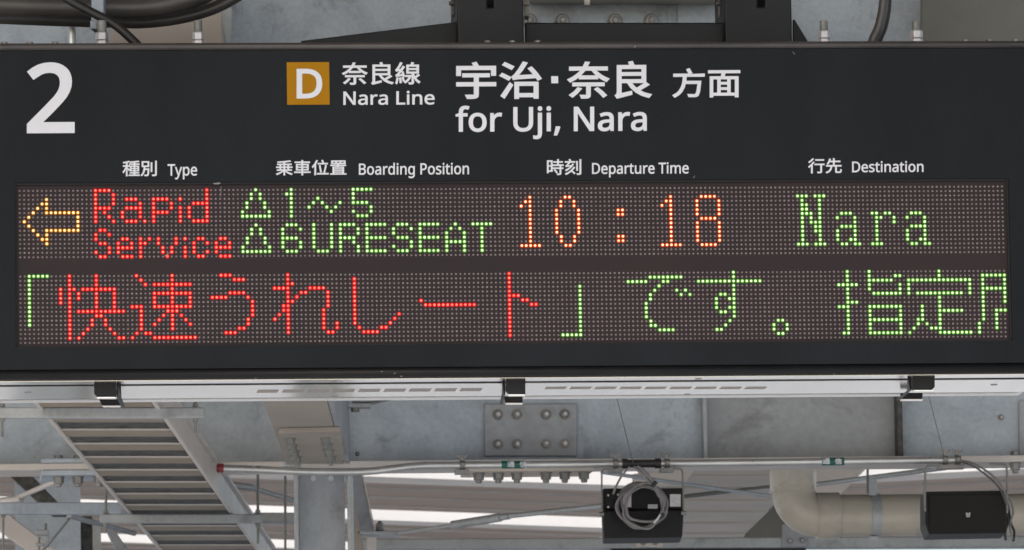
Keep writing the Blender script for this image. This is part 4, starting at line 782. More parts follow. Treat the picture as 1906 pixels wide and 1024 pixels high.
# ---- hatch latches
def latch(fx0, fx1, fy0, fy1, rx0, rx1, ry0, ry1, lean, hinge):
    """folded black clip: a front flap, a rear hook lower down, bright cut edges, and a side web"""
    Yf, Yr = 0.03, 0.30
    mb = MB()
    c = 6
    mb.plate([(fx0, fy0 - 8), (fx1, fy0 - 8), (fx1, fy1 - c if lean < 0 else fy1), (fx1 - (c if lean < 0 else 1), fy1), (fx0 + (c if lean > 0 else 1), fy1), (fx0, fy1 - (c if lean > 0 else 0))], Yf, 0.012)
    o = mb.build('latch', M['rim_dark'], sign, bevel=0.002, label='black clip hanging under the display')
    mb = MB()
    mb.plate([(fx0 + 2 + max(0, lean) * .6, fy1 + 0.2), (fx1 - 1 + min(0, lean) * .3, fy1 + 0.2), (fx1 - 1, fy1 + 2.4), (fx0 + 5, fy1 + 2.4)], Yf + 0.001, 0.02)
    mb.build('cut_edge', M['alu_edge'], o)
    mb = MB()
    mb.plate([(rx0, ry0), (rx1, ry0), (rx1 + min(0, lean * .2), ry1), (rx0 + max(0, lean) * .8, ry1)], Yr, 0.012)
    mb.build('rear_hook', M['rim_dark'], o, bevel=0.002)
    mb = MB()
    mb.plate([(rx0 + max(0, lean) * .8, ry1 + 0.2), (rx1, ry1 + 0.2), (rx1 - 1, ry1 + 2.4), (rx0 + max(0, lean) + 1, ry1 + 2.4)], Yr + 0.001, 0.014)
    mb.build('cut_edge', M['alu_edge'], o)
    mb = MB()
    s = hinge
    mb.prism([A(s[0], fy0 - 3, Yf + 0.013), A(s[0] + s[2], fy0 - 1, Yf + 0.013), A(s[0] + s[2] * 1.2, fy1 + 1, Yf + 0.05), A(s[1] + s[2], ry1 + 2, Yr - 0.02), A(s[1], ry1 + 2, Yr - 0.02), A(s[0], fy1, Yf + 0.013)], (0.003 * (1 if s[2] > 0 else -1), 0.0, 0))
    mb.build('side_web', M['rim_dark'], o)
latch(175, 216, 712, 739, 184, 224, 743, 755, 7, (217, 225, 5))
latch(941, 978, 710, 734, 937, 973, 738, 750, 4, (940.5, 935.5, -3))
latch(1698, 1740, 703, 726, 1676, 1718, 731, 743, -7, (1697, 1675, -5))

# ---- fittings on top of the housing
def top_bolt(px, stud_top, r_px=12, y_base=78, label=None, rodr=9):
    Yb = 0.05
    s = mm(Yb)
    c = A(px, y_base + 1, Yb)
    c.z = zt
    h = 31 * s
    root = MB()
    hexnut(root, c, (0, 0, 1), r_px * s, h * .5, washer=0)
    hexnut(root, c + Vector((0, 0, h * .52)), (0, 0, 1), r_px * s * .96, h * .46)
    o = root.build('lock_nut', M['nut'], sign, bevel=0.0012)
    z1 = A(px, stud_top, Yb).z
    rb = MB()
    pts = []
    rr_ = []
    z = zt + h
    k = 0
    while z < z1:
        pts.append((c.x, c.y, z)); rr_.append(rodr * s * (0.93 if k % 2 else 1.0)); z += 0.0035; k += 1
    if len(pts) > 1:
        rb.tube(pts, rr_, 14)
        rb.build('threaded_stud', M['rod'], o)
top_bolt(190, 38, 13, 80, rodr=9)
top_bolt(369, 38, 12, 79, rodr=8)
top_bolt(1534, 38, 12, 76, rodr=8)
top_bolt(1706, 36, 13, 76, rodr=8)
for (a, b, rv) in ((-30, 116, (8, 55, 103)), (892, 1014, (908, 954, 1001)), (1783, 1930, (1797, 1842, 1890))):
    Yb = 0.02
    x0, x1 = A(a, 78, Yb).x, A(b, 78, Yb).x
    mb = MB()
    mb.box(x0, x1, Yb, 0.075, zt + 0.0005, zt + 0.0045)
    st = mb.build('fixing_strip', M['steel_pipe'], sign, bevel=0.001)
    for q in rv:
        c = A(q, 78, 0.03)
        mb = MB()
        hexnut(mb, (c.x, 0.034, zt + 0.0045), (0, 0, 1), 0.0062, 0.006)
        mb.build('rivet', M['bolt'], st)

# ---- wear: a few pale scuffs and specks on the paint and the cover
for pl, Yq in (([(396, 341), (409, 339.5), (411, 342), (405, 343.5), (398, 343)], YF - 0.0014), ([(411, 346), (412, 347), (411.6, 366), (410.6, 366)], -0.0026),
               ([(303, 478), (318, 468), (318.6, 468.8), (304, 479)], -0.0026), ([(1180, 88), (1183, 84), (1184, 85), (1181, 90)], YF - 0.0085),
               ([(1476, 96), (1480, 101), (1479, 101.8), (1475, 97)], YF - 0.0014), ([(474, 704), (477, 703.4), (477.4, 705), (474.6, 705.6)], YF - 0.0065),
               ([(709, 691), (712, 690.5), (712.3, 692), (709.6, 692.5)], YF - 0.0065), ([(733, 694.5), (736, 694), (736.2, 695.4), (733.4, 696)], YF - 0.0065),
               ([(745, 700), (749, 699.4), (749.2, 700.8), (745.4, 701.4)], YF - 0.0065), ([(1551, 696), (1554, 695.5), (1554, 697), (1551.4, 697.4)], YF - 0.0065),
               ([(1290, 331), (1293, 327), (1293.8, 327.8), (1291, 332)], YF - 0.0014)):
    mb = MB()
    mb.plate(pl, Yq, 0.0003)
    mb.build('scuff_mark', M['scuff'], sign)

# ================================================================== WHAT CARRIES THE DISPLAY
fr = thing('hanging_frame', 'black steel hanging frame bolted on top of the departure display', 'hanging frame', (0, 0.2, zt))
for (a, b, sl, sr) in ((852, 975, 907, 919), (1350, 1474, 1410, 1424)):
    mb = MB()
    s0, s1 = XZ(a, 40, 0.12)[0], XZ(b, 40, 0.12)[0]
    top = A(900, -60, 0.12).z
    sl0, sl1 = XZ(sl, 10, 0.12)[0], XZ(sr, 10, 0.12)[0]
    zs = A(913, 14, 0.12).z
    mb.prism([(s0, 0.12, zt), (s1, 0.12, zt), (s1, 0.12, top), (sl1, 0.12, top), (sl1, 0.12, zs), (sl0, 0.12, zs), (sl0, 0.12, top), (s0, 0.12, top)], (0, 0.008, 0))
    mb.box(s0, s0 + 0.008, 0.1285, 0.27, zt, top)
    mb.box(s1 - 0.008, s1, 0.1285, 0.27, zt, top)
    mb.box(s0, s1, 0.2705, 0.278, zt, top)
    mb.build('post', M['black'], fr, bevel=0.003)
    for (u0, u1) in ((a - 13, a - 2), (b + 1, b + 10)):
        if u0 > 1470: continue
        mb = MB()
        mb.rect(u0, -30, u1, 30, 0.2, 0.05)
        mb.rect(u0 - 4, 2, u1 + 1, 9, 0.19, 0.012)
        mb.build('clamp_lug', M['rim'] if u1 < a else M['cream'], fr, bevel=0.002)
mb = MB()
mb.rect(977, 42, 1348, 90, 0.16, 0.06)
mb.build('cross_bar', M['black'], fr, bevel=0.003)
mb = MB()
mb.plate([(560, 90), (560, 76), (846, 41), (850, 41), (850, 90)], 0.17, 0.03)
mb.build('sloping_plate', M['black'], fr, bevel=0.002)
mb = MB()
mb.plate([(1476, 36), (1479, 36), (1508, 84), (1476, 84)], 0.15, 0.02)
mb.build('gusset', M['rim_dark'], fr, bevel=0.002)

ub = thing('upper_beam', 'galvanised beam with a bolt row close behind the top of the display', 'beam', (0, 0.62, zt))
mb = MB()
mb.rect(-80, -120, 1990, 110, 0.66, 0.012)
mb.build('web', M['galv_top'], ub)
mb = MB()
z_ = A(953, 12, 0.66).z
mb.rect(985, -24, 1340, -7, 0.55, 0.10)
mb.build('upper_flange', M['olive'], ub)
mb = MB()
mb.rect(1244, 8, 1250, 75, 0.655, 0.0045)
mb.rect(1262, 8, 1360, 75, 0.653, 0.006)
mb.build('joint_plate', M['galv_top'], ub)
mb = MB()
mb.rect(1088, -8, 1098, 5, 0.53, 0.03)
mb.build('clip', M['cream_lt'], ub)
for px in (985, 1046, 1144, 1211):
    mb = MB()
    s = mm(0.65)
    hexnut(mb, A(px, 40, 0.66), (0, -1, 0), 13 * s, 14 * s, washer=15 * s, stud=7 * s, studr=0.5)
    mb.build('bolt', M['bolt'], ub, bevel=0.001)
mb = MB()
mb.plate([(205, -40), (412, -40), (412, 95), (205, 95)], 0.5, 0.1)
bb = mb.build('beige_beam', M['beige'], None, label='beige painted beam end above the display, below the bent black conduits', cat='beam', origin=A(300, 60, 0.5))
mb = MB()
mb.plate([(409, 14), (431, 14), (431, 90), (424, 90)], 0.49, 0.012)
mb.build('end_plate', M['galv_plain'], bb)
mb = MB()
mb.plate([(1716, -40), (1990, -40), (1990, 95), (1716, 95)], 0.5, 0.05)
mb.build('cover_panel', M['olive'], None, label='dull olive grey cover panel above the right end of the display', cat='panel', origin=A(1800, 40, 0.5), bevel=0.003)

def pxpath(pts, Y, n=8):
    return curve_pts([A(p[0], p[1], p[2] if len(p) > 2 else Y) for p in pts], n)
s25 = mm(0.25)
mb = MB()
mb.tube(pxpath([(-60, 6), (0, 10), (100, 13), (200, 15), (270, 14), (330, 4), (385, -16), (430, -45)], 0.25), 21 * s25, 24)
mb.build('bent_conduit', M['hose'], None, label='thick dark flexible conduit bending upward, upper of the two above the numeral 2', cat='conduit', group='bent conduits above the display', origin=A(200, 15, 0.25))
mb = MB()
mb.tube(pxpath([(-60, 30), (0, 33), (100, 37), (200, 40), (270, 41), (340, 32), (405, 12), (470, -25)], 0.3), 12 * mm(.3), 20)
mb.build('bent_conduit', M['hose'], None, label='thinner dark flexible conduit bending upward, lower of the two above the numeral 2', cat='conduit', group='bent conduits above the display', origin=A(200, 40, 0.3))
mb = MB()
mb.tube(pxpath([(60, -45), (120, -5), (165, 20), (215, 47), (256, 84), (270, 100)], 0.06), 8.5 * mm(.06), 18)
mb.build('black_cable', M['cable_dk'], None, label='black rubber cable slanting down to the top of the display at its left end', cat='cable', origin=A(165, 20, 0.06))
mb = MB()
mb.rect(170, -30, 193, 52, 0.14, 0.06)
mb.rect(168, 38, 180, 54, 0.13, 0.02)
mb.build('conduit_bracket', M['galv_top'], None, label='grey steel bracket behind the black cable, holding the bent conduits', cat='bracket', origin=A(180, 20, 0.14), bevel=0.002)
mb = MB()
mb.cyl(A(134, 84, 0.34), A(134, 10, 0.34), 7.5 * mm(.34), 18)
mb.build('steel_tube', M['steel_pipe'], None, label='short grey steel tube standing on the display left of the black cable', cat='tube', origin=A(134, 84, 0.34))
mb = MB()
mb.tube(pxpath([(1655, -40), (1646, -5), (1643, 20), (1636, 50), (1626, 72), (1620, 92)], 0.16), 9 * mm(.16), 18)
mb.build('flexible_hose', M['hose'], None, label='brown grey flexible hose curving down onto the display right of the frame, front one', cat='hose', group='hoses at the right end', origin=A(1640, 40, 0.16))
mb = MB()
mb.tube(pxpath([(1662, -40), (1654, -5), (1652, 20), (1646, 50), (1637, 72), (1630, 92)], 0.2), 6.5 * mm(.2), 16)
mb.build('flexible_hose', M['cable_dk'], None, label='black hose running just behind the brown grey flexible hose', cat='hose', group='hoses at the right end', origin=A(1650, 40, 0.2))

# ================================================================== STEELWORK BEHIND
YB = 5.0
sB = mm(YB)
rb = thing('main_beam', 'long galvanised main beam with an eight-bolt splice plate behind the display', 'beam', A(953, 860, YB))
zw = A(953, 861, YB).z
mb = MB()
def xb(px, Y=YB): return A(px, 800, Y).x
zw1 = zw + 0.62
mb.box(xb(-120), xb(1309), YB, YB + 0.012, zw, zw1, 0)
mb.box(xb(1309) + 0.0005, xb(1671), YB + 0.002, YB + 0.014, zw, zw1, 1)
mb.box(xb(1671) + 0.0005, xb(2040), YB, YB + 0.012, zw, zw1, 0)
mb.build('web', [M['galv'], M['galv_grey']], rb)
mb = MB()
mb.box(xb(-120), xb(2040), YB - 0.1, YB + 0.1, zw - 0.018, zw - 0.0005)
mb.build('lower_flange', M['cream_lt'], rb, bevel=0.002)
mb = MB()
mb.box(xb(-120), xb(2040), YB - 0.1, YB + 0.1, zw1 + 0.0005, zw1 + 0.018)
mb.build('upper_flange', M['galv_plain'], rb)
for (a, b, dep) in ((1305, 1312, 0.05), (1665, 1674, 0.06), (638, 642, 0.05)):
    mb = MB()
    mb.box(xb(a), xb(b), YB - dep, YB - 0.0005, zw + 0.0005, zw1 - 0.001)
    mb.build('stiffener', M['galv_plain'] if a != 1665 else M['rack_dark'], rb, bevel=0.001)
mb = MB()
mb.rect(902, 752, 1074, 849, YB - 0.014, 0.0135)
sp = mb.build('splice_plate', M['galv_grey'], rb, bevel=0.002)
def wall_bolt(px, py, Y, parent, r=10.5, m='bolt', name='bolt'):
    s = mm(Y)
    mb = MB()
    hexnut(mb, A(px, py, Y), (0, -1, 0), r * s * .78, r * s * .75, washer=r * s, stud=r * s * 0.75, studr=0.5, smi=1)
    return mb.build(name, [M[m], M['nut']], parent, bevel=0.0012)
for py in (772, 827):
    for px in (926.5, 962, 1016, 1051):
        wall_bolt(px, py - (px - 960) * 0.006, YB - 0.014, sp)
mb = MB()
p0, p1 = A(868, 880, YB - 0.09), A(1106, 880, YB - 0.09)
mb.box(p0.x, p1.x, YB - 0.095, YB + 0.095, zw - 0.031, zw - 0.0185)
fp = mb.build('flange_splice', M['beige'], rb, bevel=0.002)
def under_bolt(px, Y, z, parent, r=10):
    s = mm(Y)
    c = A(px, 880, Y)
    mb = MB()
    hexnut(mb, (c.x, Y, z), (0, 0, -1), r * s, r * 1.1 * s, washer=r * 1.15 * s, stud=6 * s, studr=0.62)
    return mb.build('bolt', M['bolt'], parent, bevel=0.0012)
for px in (891, 927.5, 962, 1016, 1051, 1087):
    under_bolt(px, YB - 0.05, zw - 0.0312, fp)
mb = MB()
mb.box(xb(75), xb(205), YB - 0.105, YB + 0.095, zw - 0.032, zw - 0.0185)
mb.box(xb(75), xb(205), YB - 0.104, YB - 0.02, zw + 0.0003, zw + 0.012)
fl = mb.build('flange_splice', M['galv'], rb, bevel=0.002)
for px in (109, 145, 184):
    under_bolt(px, YB - 0.06, zw - 0.0323, fl, 10)
    c = A(px, 870, YB - 0.06)
    mb = MB()
    hexnut(mb, (c.x, YB - 0.06, zw + 0.0122), (0, 0, 1), 8.5 * sB, 8 * sB)
    mb.build('bolt', M['bolt'], fl, bevel=0.001)
for px in (1890,):
    under_bolt(px, YB - 0.07, zw - 0.019, rb, 10)
    c = A(px, 850, YB - 0.07)
    mb = MB()
    hexnut(mb, (c.x, YB - 0.07, zw + 0.0002), (0, 0, 1), 9 * sB, 9 * sB)
    mb.build('bolt', M['bolt'], rb, bevel=0.001)
wall_bolt(1863, 777, YB, rb, 6)
wall_bolt(665, 845, YB, rb, 4, 'rack_dark')
mb = MB()
mb.rect(1897, 745, 1990, 850, YB - 0.01, 0.0095)
mb.build('splice_plate', M['galv_grey'], rb, bevel=0.002)

# ---- column under the beam
YC = YB + 0.02
colm = thing('steel_column', 'galvanised H-section column standing below the main beam left of centre', 'column', (A(600, 900, YC).x, YC, 0))
zc0 = zw - 0.0195
x0, x1 = A(547, 940, YC).x, A(655, 940, YC).x
tw = 9 * sB
mb = MB()
mb.box(x0 + tw, x1 - tw, YC + 0.09, YC + 0.102, 0.0, zc0)
mb.build('web', M['galv_col'], colm)
for a, b in ((x0, x0 + tw - 0.0003), (x1 - tw + 0.0003, x1)):
    mb = MB()
    mb.prism([(a, YC, 0), (b, YC, 0), (b, YC, zc0), (a, YC, zc0)], (0.2 * SKEW, 0.2, 0))
    mb.build('flange', M['galv_plain'], colm, bevel=0.003)
for px in (583, 616):
    mb = MB()
    c = A(px, 890.5, YC + 0.09)
    mb.cyl(c, c + Vector((0, -0.004, 0)), 5 * sB, 20)
    mb.build('skylit_hole', M['white'], colm)  # white disc in place of daylight showing through a bolt hole

# ---- rafter running from above the display back to the column head
zr = A(590, 868, YB - 0.1).z
def level(pts, z):
    return [AZp(x, y, z) for x, y in pts]
ra = thing('rafter_beam', 'cream-bottomed rafter beam running back onto the steel column', 'beam', level([(590, 867)], zr)[0])
mb = MB()
mb.prism(level([(472, 700), (596, 700), (641, 864), (533, 864)], zr), (0, 0, 0.016))
mb.build('lower_flange', M['cream'], ra, bevel=0.002)
mb = MB()
pa, pb_ = level([(597, 700), (642.5, 864)], zr)
mb.prism([pa + Vector((0, 0, 0.0005)), pb_ + Vector((0, 0, 0.0005)), pb_ + Vector((0, 0, 0.2)), pa + Vector((0, 0, 0.2))], (0.012, 0, 0))
mb.build('web', M['galv_grey'], ra)
mb = MB()
mb.prism(level([(518, 806), (634, 803), (641, 856), (531, 860)], zr - 0.0125), (0, 0, 0.012))
spl = mb.build('splice_plate', M['cream'], ra, bevel=0.002)
for (xa_, ya_, xb_, yb_) in ((540, 816, 551, 850), (606, 815, 616, 849)):
    for k in range(4):
        t = k / 3
        c = level([(xa_ + (xb_ - xa_) * t, ya_ + (yb_ - ya_) * t)], zr - 0.0127)[0]
        mb = MB()
        hexnut(mb, c, (0, 0, -1), 8.5 * sB, 10 * sB, washer=10 * sB, stud=5 * sB)
        mb.build('bolt', M['rod'], spl)
mb = MB()
mb.rect(528, 857, 560, 868, YB - 0.16, 0.03)
mb.rect(530, 840, 536, 856, YB - 0.16, 0.03)
mb.build('seat_clip', M['galv_plain'], ra, bevel=0.003)

# ---- cable ladder passing under the beam
zl = CAM_Z + 1.375
ld = thing('cable_ladder', 'cream slatted cable ladder seen from below at the lower left', 'cable ladder', level([(280, 880)], zl)[0])
def lx(y, side):
    return (95 + (y - 780) * 195 / 230) if side == 0 else (303 + (y - 780) * 162 / 230)
Yn, Yf_ = 735, 1060
def rail(p0, p1, w0, name):
    mb = MB()
    a0, a1 = level([p0, p1], zl)
    w = Vector((w0, 0, 0))
    mb.hexa([a0, a0 + w, a1 + w, a1], [p + Vector((0, 0, 0.062)) for p in (a0, a0 + w, a1 + w, a1)])
    mb.hexa([a0 + Vector((0, 0, 0.0625)), a0 + w * 2.2 + Vector((0, 0, 0.0625)), a1 + w * 2.2 + Vector((0, 0, 0.0625)), a1 + Vector((0, 0, 0.0625))],
            [a0 + Vector((0, 0, 0.07)), a0 + w * 2.2 + Vector((0, 0, 0.07)), a1 + w * 2.2 + Vector((0, 0, 0.07)), a1 + Vector((0, 0, 0.07))])
    return mb.build('side_rail', M['cream_lt'], ld, bevel=0.0012)
rail((lx(Yn, 0), Yn), (lx(Yf_, 0), Yf_), -0.010, 'l')
rail((lx(Yn, 1), Yn), (lx(Yf_, 1), Yf_), 0.010, 'r')
kk = 12056 * 1.375
n = 0
inv = 1 / (1891 - 745.0)
while True:
    y0_ = 1891 - 1 / (inv + n * 0.225e-4)
    y1_ = 1891 - 1 / (inv + (n + 0.44) * 0.225e-4)
    if y1_ > 1056: break
    mb = MB()
    mb.prism(level([(lx(y0_, 0) + .5, y0_), (lx(y0_, 1) - .5, y0_), (lx(y1_, 1) - .5, y1_), (lx(y1_, 0) + .5, y1_)], zl + 0.003), (0, 0, 0.003))
    q = level([(lx(y0_, 0) + .5, y0_), (lx(y0_, 1) - .5, y0_)], zl + 0.0015)
    mb.prism([q[0], q[1], q[1] + Vector((0, -0.003, 0)), q[0] + Vector((0, -0.003, 0))], (0, 0, 0.0038), 1)
    mb.build('slat', [M['slat'], M['cream_lt']], ld)  # lit lip and shaded underside are told apart by paler and darker paint
    n += 1
mb = MB()
mb.prism(level([(lx(Yn, 0) + 1, Yn), (lx(Yn, 1) - 1, Yn), (lx(Yf_, 1) - 1, Yf_), (lx(Yf_, 0) + 1, Yf_)], zl + 0.0065), (0, 0, 0.003))
mb.build('grating', M['rack_dark'], ld)

def hanger(name, x0, x1, y0, y1, Y, rods, label, m='galv_plain', dep=0.035):
    t = thing(name, label, 'support channel', A((x0 + x1) / 2, y1, Y), 'support channels under the cable ladder')
    mb = MB()
    mb.rect(x0, y0, x1, y1, Y, dep)
    mb.build('channel', M[m], t, bevel=0.003)
    s = mm(Y)
    for (px, ya, yb, r) in rods:
        mb = MB()
        mb.cyl(A(px, ya, Y + dep / 2), A(px, yb, Y + dep / 2), r * s, 12)
        ro = mb.build('threaded_rod', M['rod'], t)
        mb = MB()
        hexnut(mb, A(px, y1 + 0.6, Y + dep / 2), (0, 0, -1), r * 1.9 * s, r * 2.2 * s, washer=r * 2.5 * s)
        mb.build('nut', M['bolt'], ro)
        if ya < y0 - 4:
            mb = MB()
            hexnut(mb, A(px, y0 - 0.6, Y + dep / 2), (0, 0, 1), r * 1.9 * s, r * 2.2 * s, washer=r * 2.5 * s)
            mb.build('nut', M['bolt'], ro)
    return t
hanger('support_channel', -40, 380, 758, 778, 2.72, [(364, 700, 806, 2.6), (4, 700, 813, 2.6)], 'grey support channel across the cable ladder just below the display')
mb = MB()
mb.rect(392, 954, 548, 972, 7.9, 0.09)
mb.build('short_purlin', M['galv_plain'], None, label='short grey purlin between the cable ladder and the column, under a bright roof slot', cat='beam', origin=A(470, 965, 7.9), bevel=0.004)
hanger('support_channel', 186, 489, 957, 973, 5.75, [(197, 800, 990, 2.4), (480, 760, 1012, 2.6)], 'lower grey support channel under the cable ladder, left of the column')
hanger('support_channel', -40, 252, 935, 957, 6.15, [(6, 958, 1045, 2.2)], 'blue grey channel at the left edge, behind the lower end of the ladder', 'galv')
mb = MB()
mb.cyl(A(531, 886, 5.9), A(531, 1040, 5.9), 2.4 * mm(5.9), 10)
mb.build('threaded_rod', M['rod'], None, label='thin threaded rod hanging free just left of the column', cat='rod', origin=A(531, 886, 5.9))

# ---- conduit along the beam
YP = 4.72
sP = mm(YP)
cd = thing('conduit_pipe', 'long galvanised conduit pipe with a red end cap running along the main beam', 'conduit', A(900, 865, YP))
mb = MB()
path = pxpath([(412, 872), (480, 874), (560, 877.5), (640, 878.5), (690, 877), (730, 872.5), (775, 867.5), (820, 866), (1000, 864.5), (1300, 862), (1550, 859), (1782, 856)], YP, 10)
mb.tube(path, 7 * sP, 20)
mb.build('pipe', M['steel_pipe'], cd)
mb = MB()
mb.tube([A(403, 871, YP), A(405, 871, YP), A(410, 871.3, YP), A(415, 871.6, YP), A(416, 871.6, YP)], [6 * sP, 9 * sP, 8 * sP, 9 * sP, 7.5 * sP], 18)
mb.build('end_cap', M['red'], cd)
def pipe_y(px):
    best = min(path, key=lambda p: abs(p.x - A(px, 865, YP).x))
    return best
def clamp(px, parent, name='pipe_clamp'):
    c = pipe_y(px)
    s = sP
    mb = MB()
    mb.tube([c + Vector((-5 * s, 0, 0)), c + Vector((5 * s, 0, 0))], 8.6 * s, 16)
    mb.box(c.x - 3 * s, c.x + 3 * s, c.y - 0.004, c.y + 0.012, c.z + 7 * s, c.z + 19 * s)
    for k in (-1, 1):
        mb.prism([c + Vector((k * 2 * s, -0.006, 14 * s)), c + Vector((k * 9 * s, -0.006, 21 * s)), c + Vector((k * 11 * s, -0.006, 17 * s)), c + Vector((k * 4 * s, -0.006, 11 * s))], (0, 0.004, 0))
    hexnut(mb, c + Vector((0, -8.5 * s, 0)), (0, -1, 0), 4.5 * s, 3.5 * s)
    mb.box(c.x - 13 * s, c.x + 13 * s, c.y - 0.008, c.y + 0.03, c.z - 17 * s, c.z - 9 * s)
    return mb.build(name, M['bolt'], parent, bevel=0.001)
clamp(857, cd)
for px in (962, 1549):
    c = pipe_y(px)
    mb = MB()
    mb.tube([c + Vector((-21 * sP, 0, 0)), c + Vector((21 * sP, 0, 0))], 7.5 * sP, 24)
    tg = mb.build('tag', M['green'], cd, label='green tag with two white characters')
    mb = MB()
    yy = 866 - (px - 962) * 0.009
    Yt = c.y - 7.8 * sP
    cpx = lambda z: z
    ref = A(px, 866, Yt)
    # centre the characters on the pipe
    dy = (ref.z - c.z) / mm(Yt)
    mid = 866 + dy
    lettering(mb, '通', px - 18, mid - 5.5, px - 4, mid + 6, 7, Y=Yt)
    lettering(mb, '信', px + 5, mid - 5.5, px + 18, mid + 6, 7, Y=Yt)
    mb.build('tag_lettering', M['white'], tg)
mb = MB()
for (a, b, r) in ((1158, 1168, 9.5), (1168, 1219, 7.6), (1219, 1230, 9.5)):
    ca, cb = pipe_y(a), pipe_y(b)
    mb.tube([Vector((A(a, 865, YP).x, YP, ca.z)), Vector((A(b, 865, YP).x, YP, cb.z))], r * sP, 18)
mb.build('black_sleeve', M['tape'], cd)
mb = MB()
ca = pipe_y(1782)
mb.tube([Vector((A(1777, 865, YP).x, YP, ca.z)), Vector((A(1788, 865, YP).x, YP, ca.z))], 8.4 * sP, 18)
mb.build('end_bushing', M['tape'], cd)

# ---- loudspeakers hung from the conduit
YS = 4.6
sS = mm(YS)
la = thing('loudspeaker', 'black loudspeaker with a coil of grey cable hanging over its labelled back', 'loudspeaker', A(1197, 1000, YS), 'loudspeakers hung from the conduit')
mb = MB()
mb.plate([(1122, 950), (1273, 949), (1270, 1000), (1124, 1002)], YS, 0.2)
mb.plate([(1122, 909), (1272, 908.5), (1273, 948), (1122, 949)], YS + 0.012, 0.18)
mb.build('cabinet', M['spk'], la, bevel=0.004)
def spk_clamp(px, parent):
    return clamp(px, parent, 'hanging_clamp')
for px in (1133, 1253):
    spk_clamp(px, la)
def wire(pts, Y, r, m, name, parent, n=8, straight=False):
    mb = MB()
    mb.tube([A(p[0], p[1], Y) for p in pts] if straight else pxpath(pts, Y, n), r * mm(Y), 12)
    return mb.build(name, M[m], parent)
wire([(1133, 873), (1124, 874), (1120.5, 880), (1120, 900), (1120, 930), (1120, 958)], YS - 0.02, 1.7, 'rod', 'bracket', la)
wire([(1253, 872), (1266, 873), (1270, 879), (1271, 900), (1272, 930), (1272.5, 958)], YS - 0.02, 1.7, 'rod', 'bracket', la)
for (px, py) in ((1119.5, 957), (1272.5, 955)):
    mb = MB()
    c = A(px, py, YS - 0.02)
    mb.cyl(c + Vector((-0.006, 0, 0)), c + Vector((0.006, 0, 0)), 4 * sS, 12)
    mb.build('hinge_screw', M['bolt'], la)
for (x0_, y0_, x1_, y1_) in ((1247, 920, 1267, 943), (1156, 917, 1175, 944)):
    mb = MB()
    mb.rect(x0_, y0_, x1_, y1_, YS + 0.010, 0.0018)
    lb = mb.build('label_sticker', M['paper'], la)
mb = MB()
mb.rect(1206, 939, 1224, 947, YS + 0.010, 0.0018)
mb.build('serial_plate', M['paper'], la)
mb = MB()
mb.rect(1129, 918, 1153, 946, YS - 0.01, 0.0215)
tb = mb.build('terminal_cover', M['rim_dark'], la, bevel=0.003)
for (px, py) in ((1132, 922), (1150, 921), (1132, 944), (1150, 943)):
    mb = MB()
    c = A(px, py, YS - 0.0102)
    mb.cyl(c, c + Vector((0, -0.002, 0)), 1.9 * sS, 10)
    mb.build('screw', M['nut'], tb)
co = thing('cable_coil', 'coil of grey cable tied up and hung over the back of the left loudspeaker', 'cable', A(1197, 940, YS - 0.03))
for k in range(5):
    cx, cy = 1195 + (0, 4, -3, 2, 5)[k], 941 + (0, -2, 2, 4, -4)[k]
    rx, ry = (45, 40, 42, 36, 38)[k], (42, 41, 38, 39, 36)[k]
    mb = MB()
    ph = k * 1.1
    pts = []
    for i in range(41):
        a = 2 * math.pi * i / 40
        pts.append(A(cx + (rx + 2.6 * math.sin(2 * a + ph) + 1.2 * math.sin(5 * a + 2 * ph)) * math.cos(a), cy + (ry + 2.4 * math.cos(3 * a + ph)) * math.sin(a), YS - 0.028 - 0.009 * k))
    mb.tube(pts, 2.5 * sS, 10, caps=False)
    mb.build('cable_loop', M['cable'], co)
wire([(1172, 869), (1158, 885), (1147, 905), (1141, 920)], YS - 0.05, 2.0, 'cable', 'lead', co)
wire([(1180, 869), (1193, 880), (1205, 893), (1218, 907), (1228, 925)], YS - 0.07, 3.2, 'cable', 'lead', co)
wire([(1186, 868), (1199, 876), (1213, 893), (1222, 910), (1234, 932)], YS - 0.08, 2.6, 'cable', 'lead', co)
for (x0_, y0_, x1_, y1_) in ((1214, 905, 1222, 897), (1226, 965, 1236, 957)):
    mb = MB()
    mb.tube([A(x0_, y0_, YS - 0.085), A(x1_, y1_, YS - 0.085)], 3.8 * sS, 10)
    mb.build('cable_tie', M['tape'], co)
mb = MB()
mb.tube([A(1217, 973, YS - 0.082), A(1224, 966, YS - 0.09), A(1229, 958, YS - 0.09)], 1.7 * sS, 8)
mb.build('cable_end', M['white'], co)

lb_ = thing('loudspeaker', 'black loudspeaker facing forward with a small pale emblem at the right edge', 'loudspeaker', A(1800, 995, YS), 'loudspeakers hung from the conduit')
mb = MB()
mb.plate([(1722, 915), (1727, 915), (1874, 913), (1874, 992), (1729, 994.5), (1722, 975)], YS + 0.006, 0.2)
mb.build('cabinet', M['spk'], lb_, bevel=0.003)
mb = MB()
mb.plate([(1729, 921), (1872, 919.5), (1872, 992), (1730, 994)], YS, 0.0055)
gr = mb.build('grille', M['grille'], lb_, bevel=0.002)
mb = MB()   # the maker's small pale emblem
for pl in ([(1798, 954.5), (1801, 954.5), (1801, 957), (1803, 957), (1803, 954.5), (1806, 954.5), (1806, 958), (1798, 958)],
           [(1799, 958.8), (1801.4, 958.8), (1801.4, 962.5), (1799, 962.5)], [(1802.6, 958.8), (1805, 958.8), (1805, 962.5), (1802.6, 962.5)]):
    mb.plate(pl, YS - 0.0012, 0.001)
mb.build('emblem', M['paper'], gr)
for px in (1752, 1842):
    spk_clamp(px, lb_)
wire([(1752, 867), (1730, 867), (1723, 873), (1722, 890), (1721.5, 930), (1722, 952)], YS - 0.015, 2.2, 'rod', 'bracket', lb_)
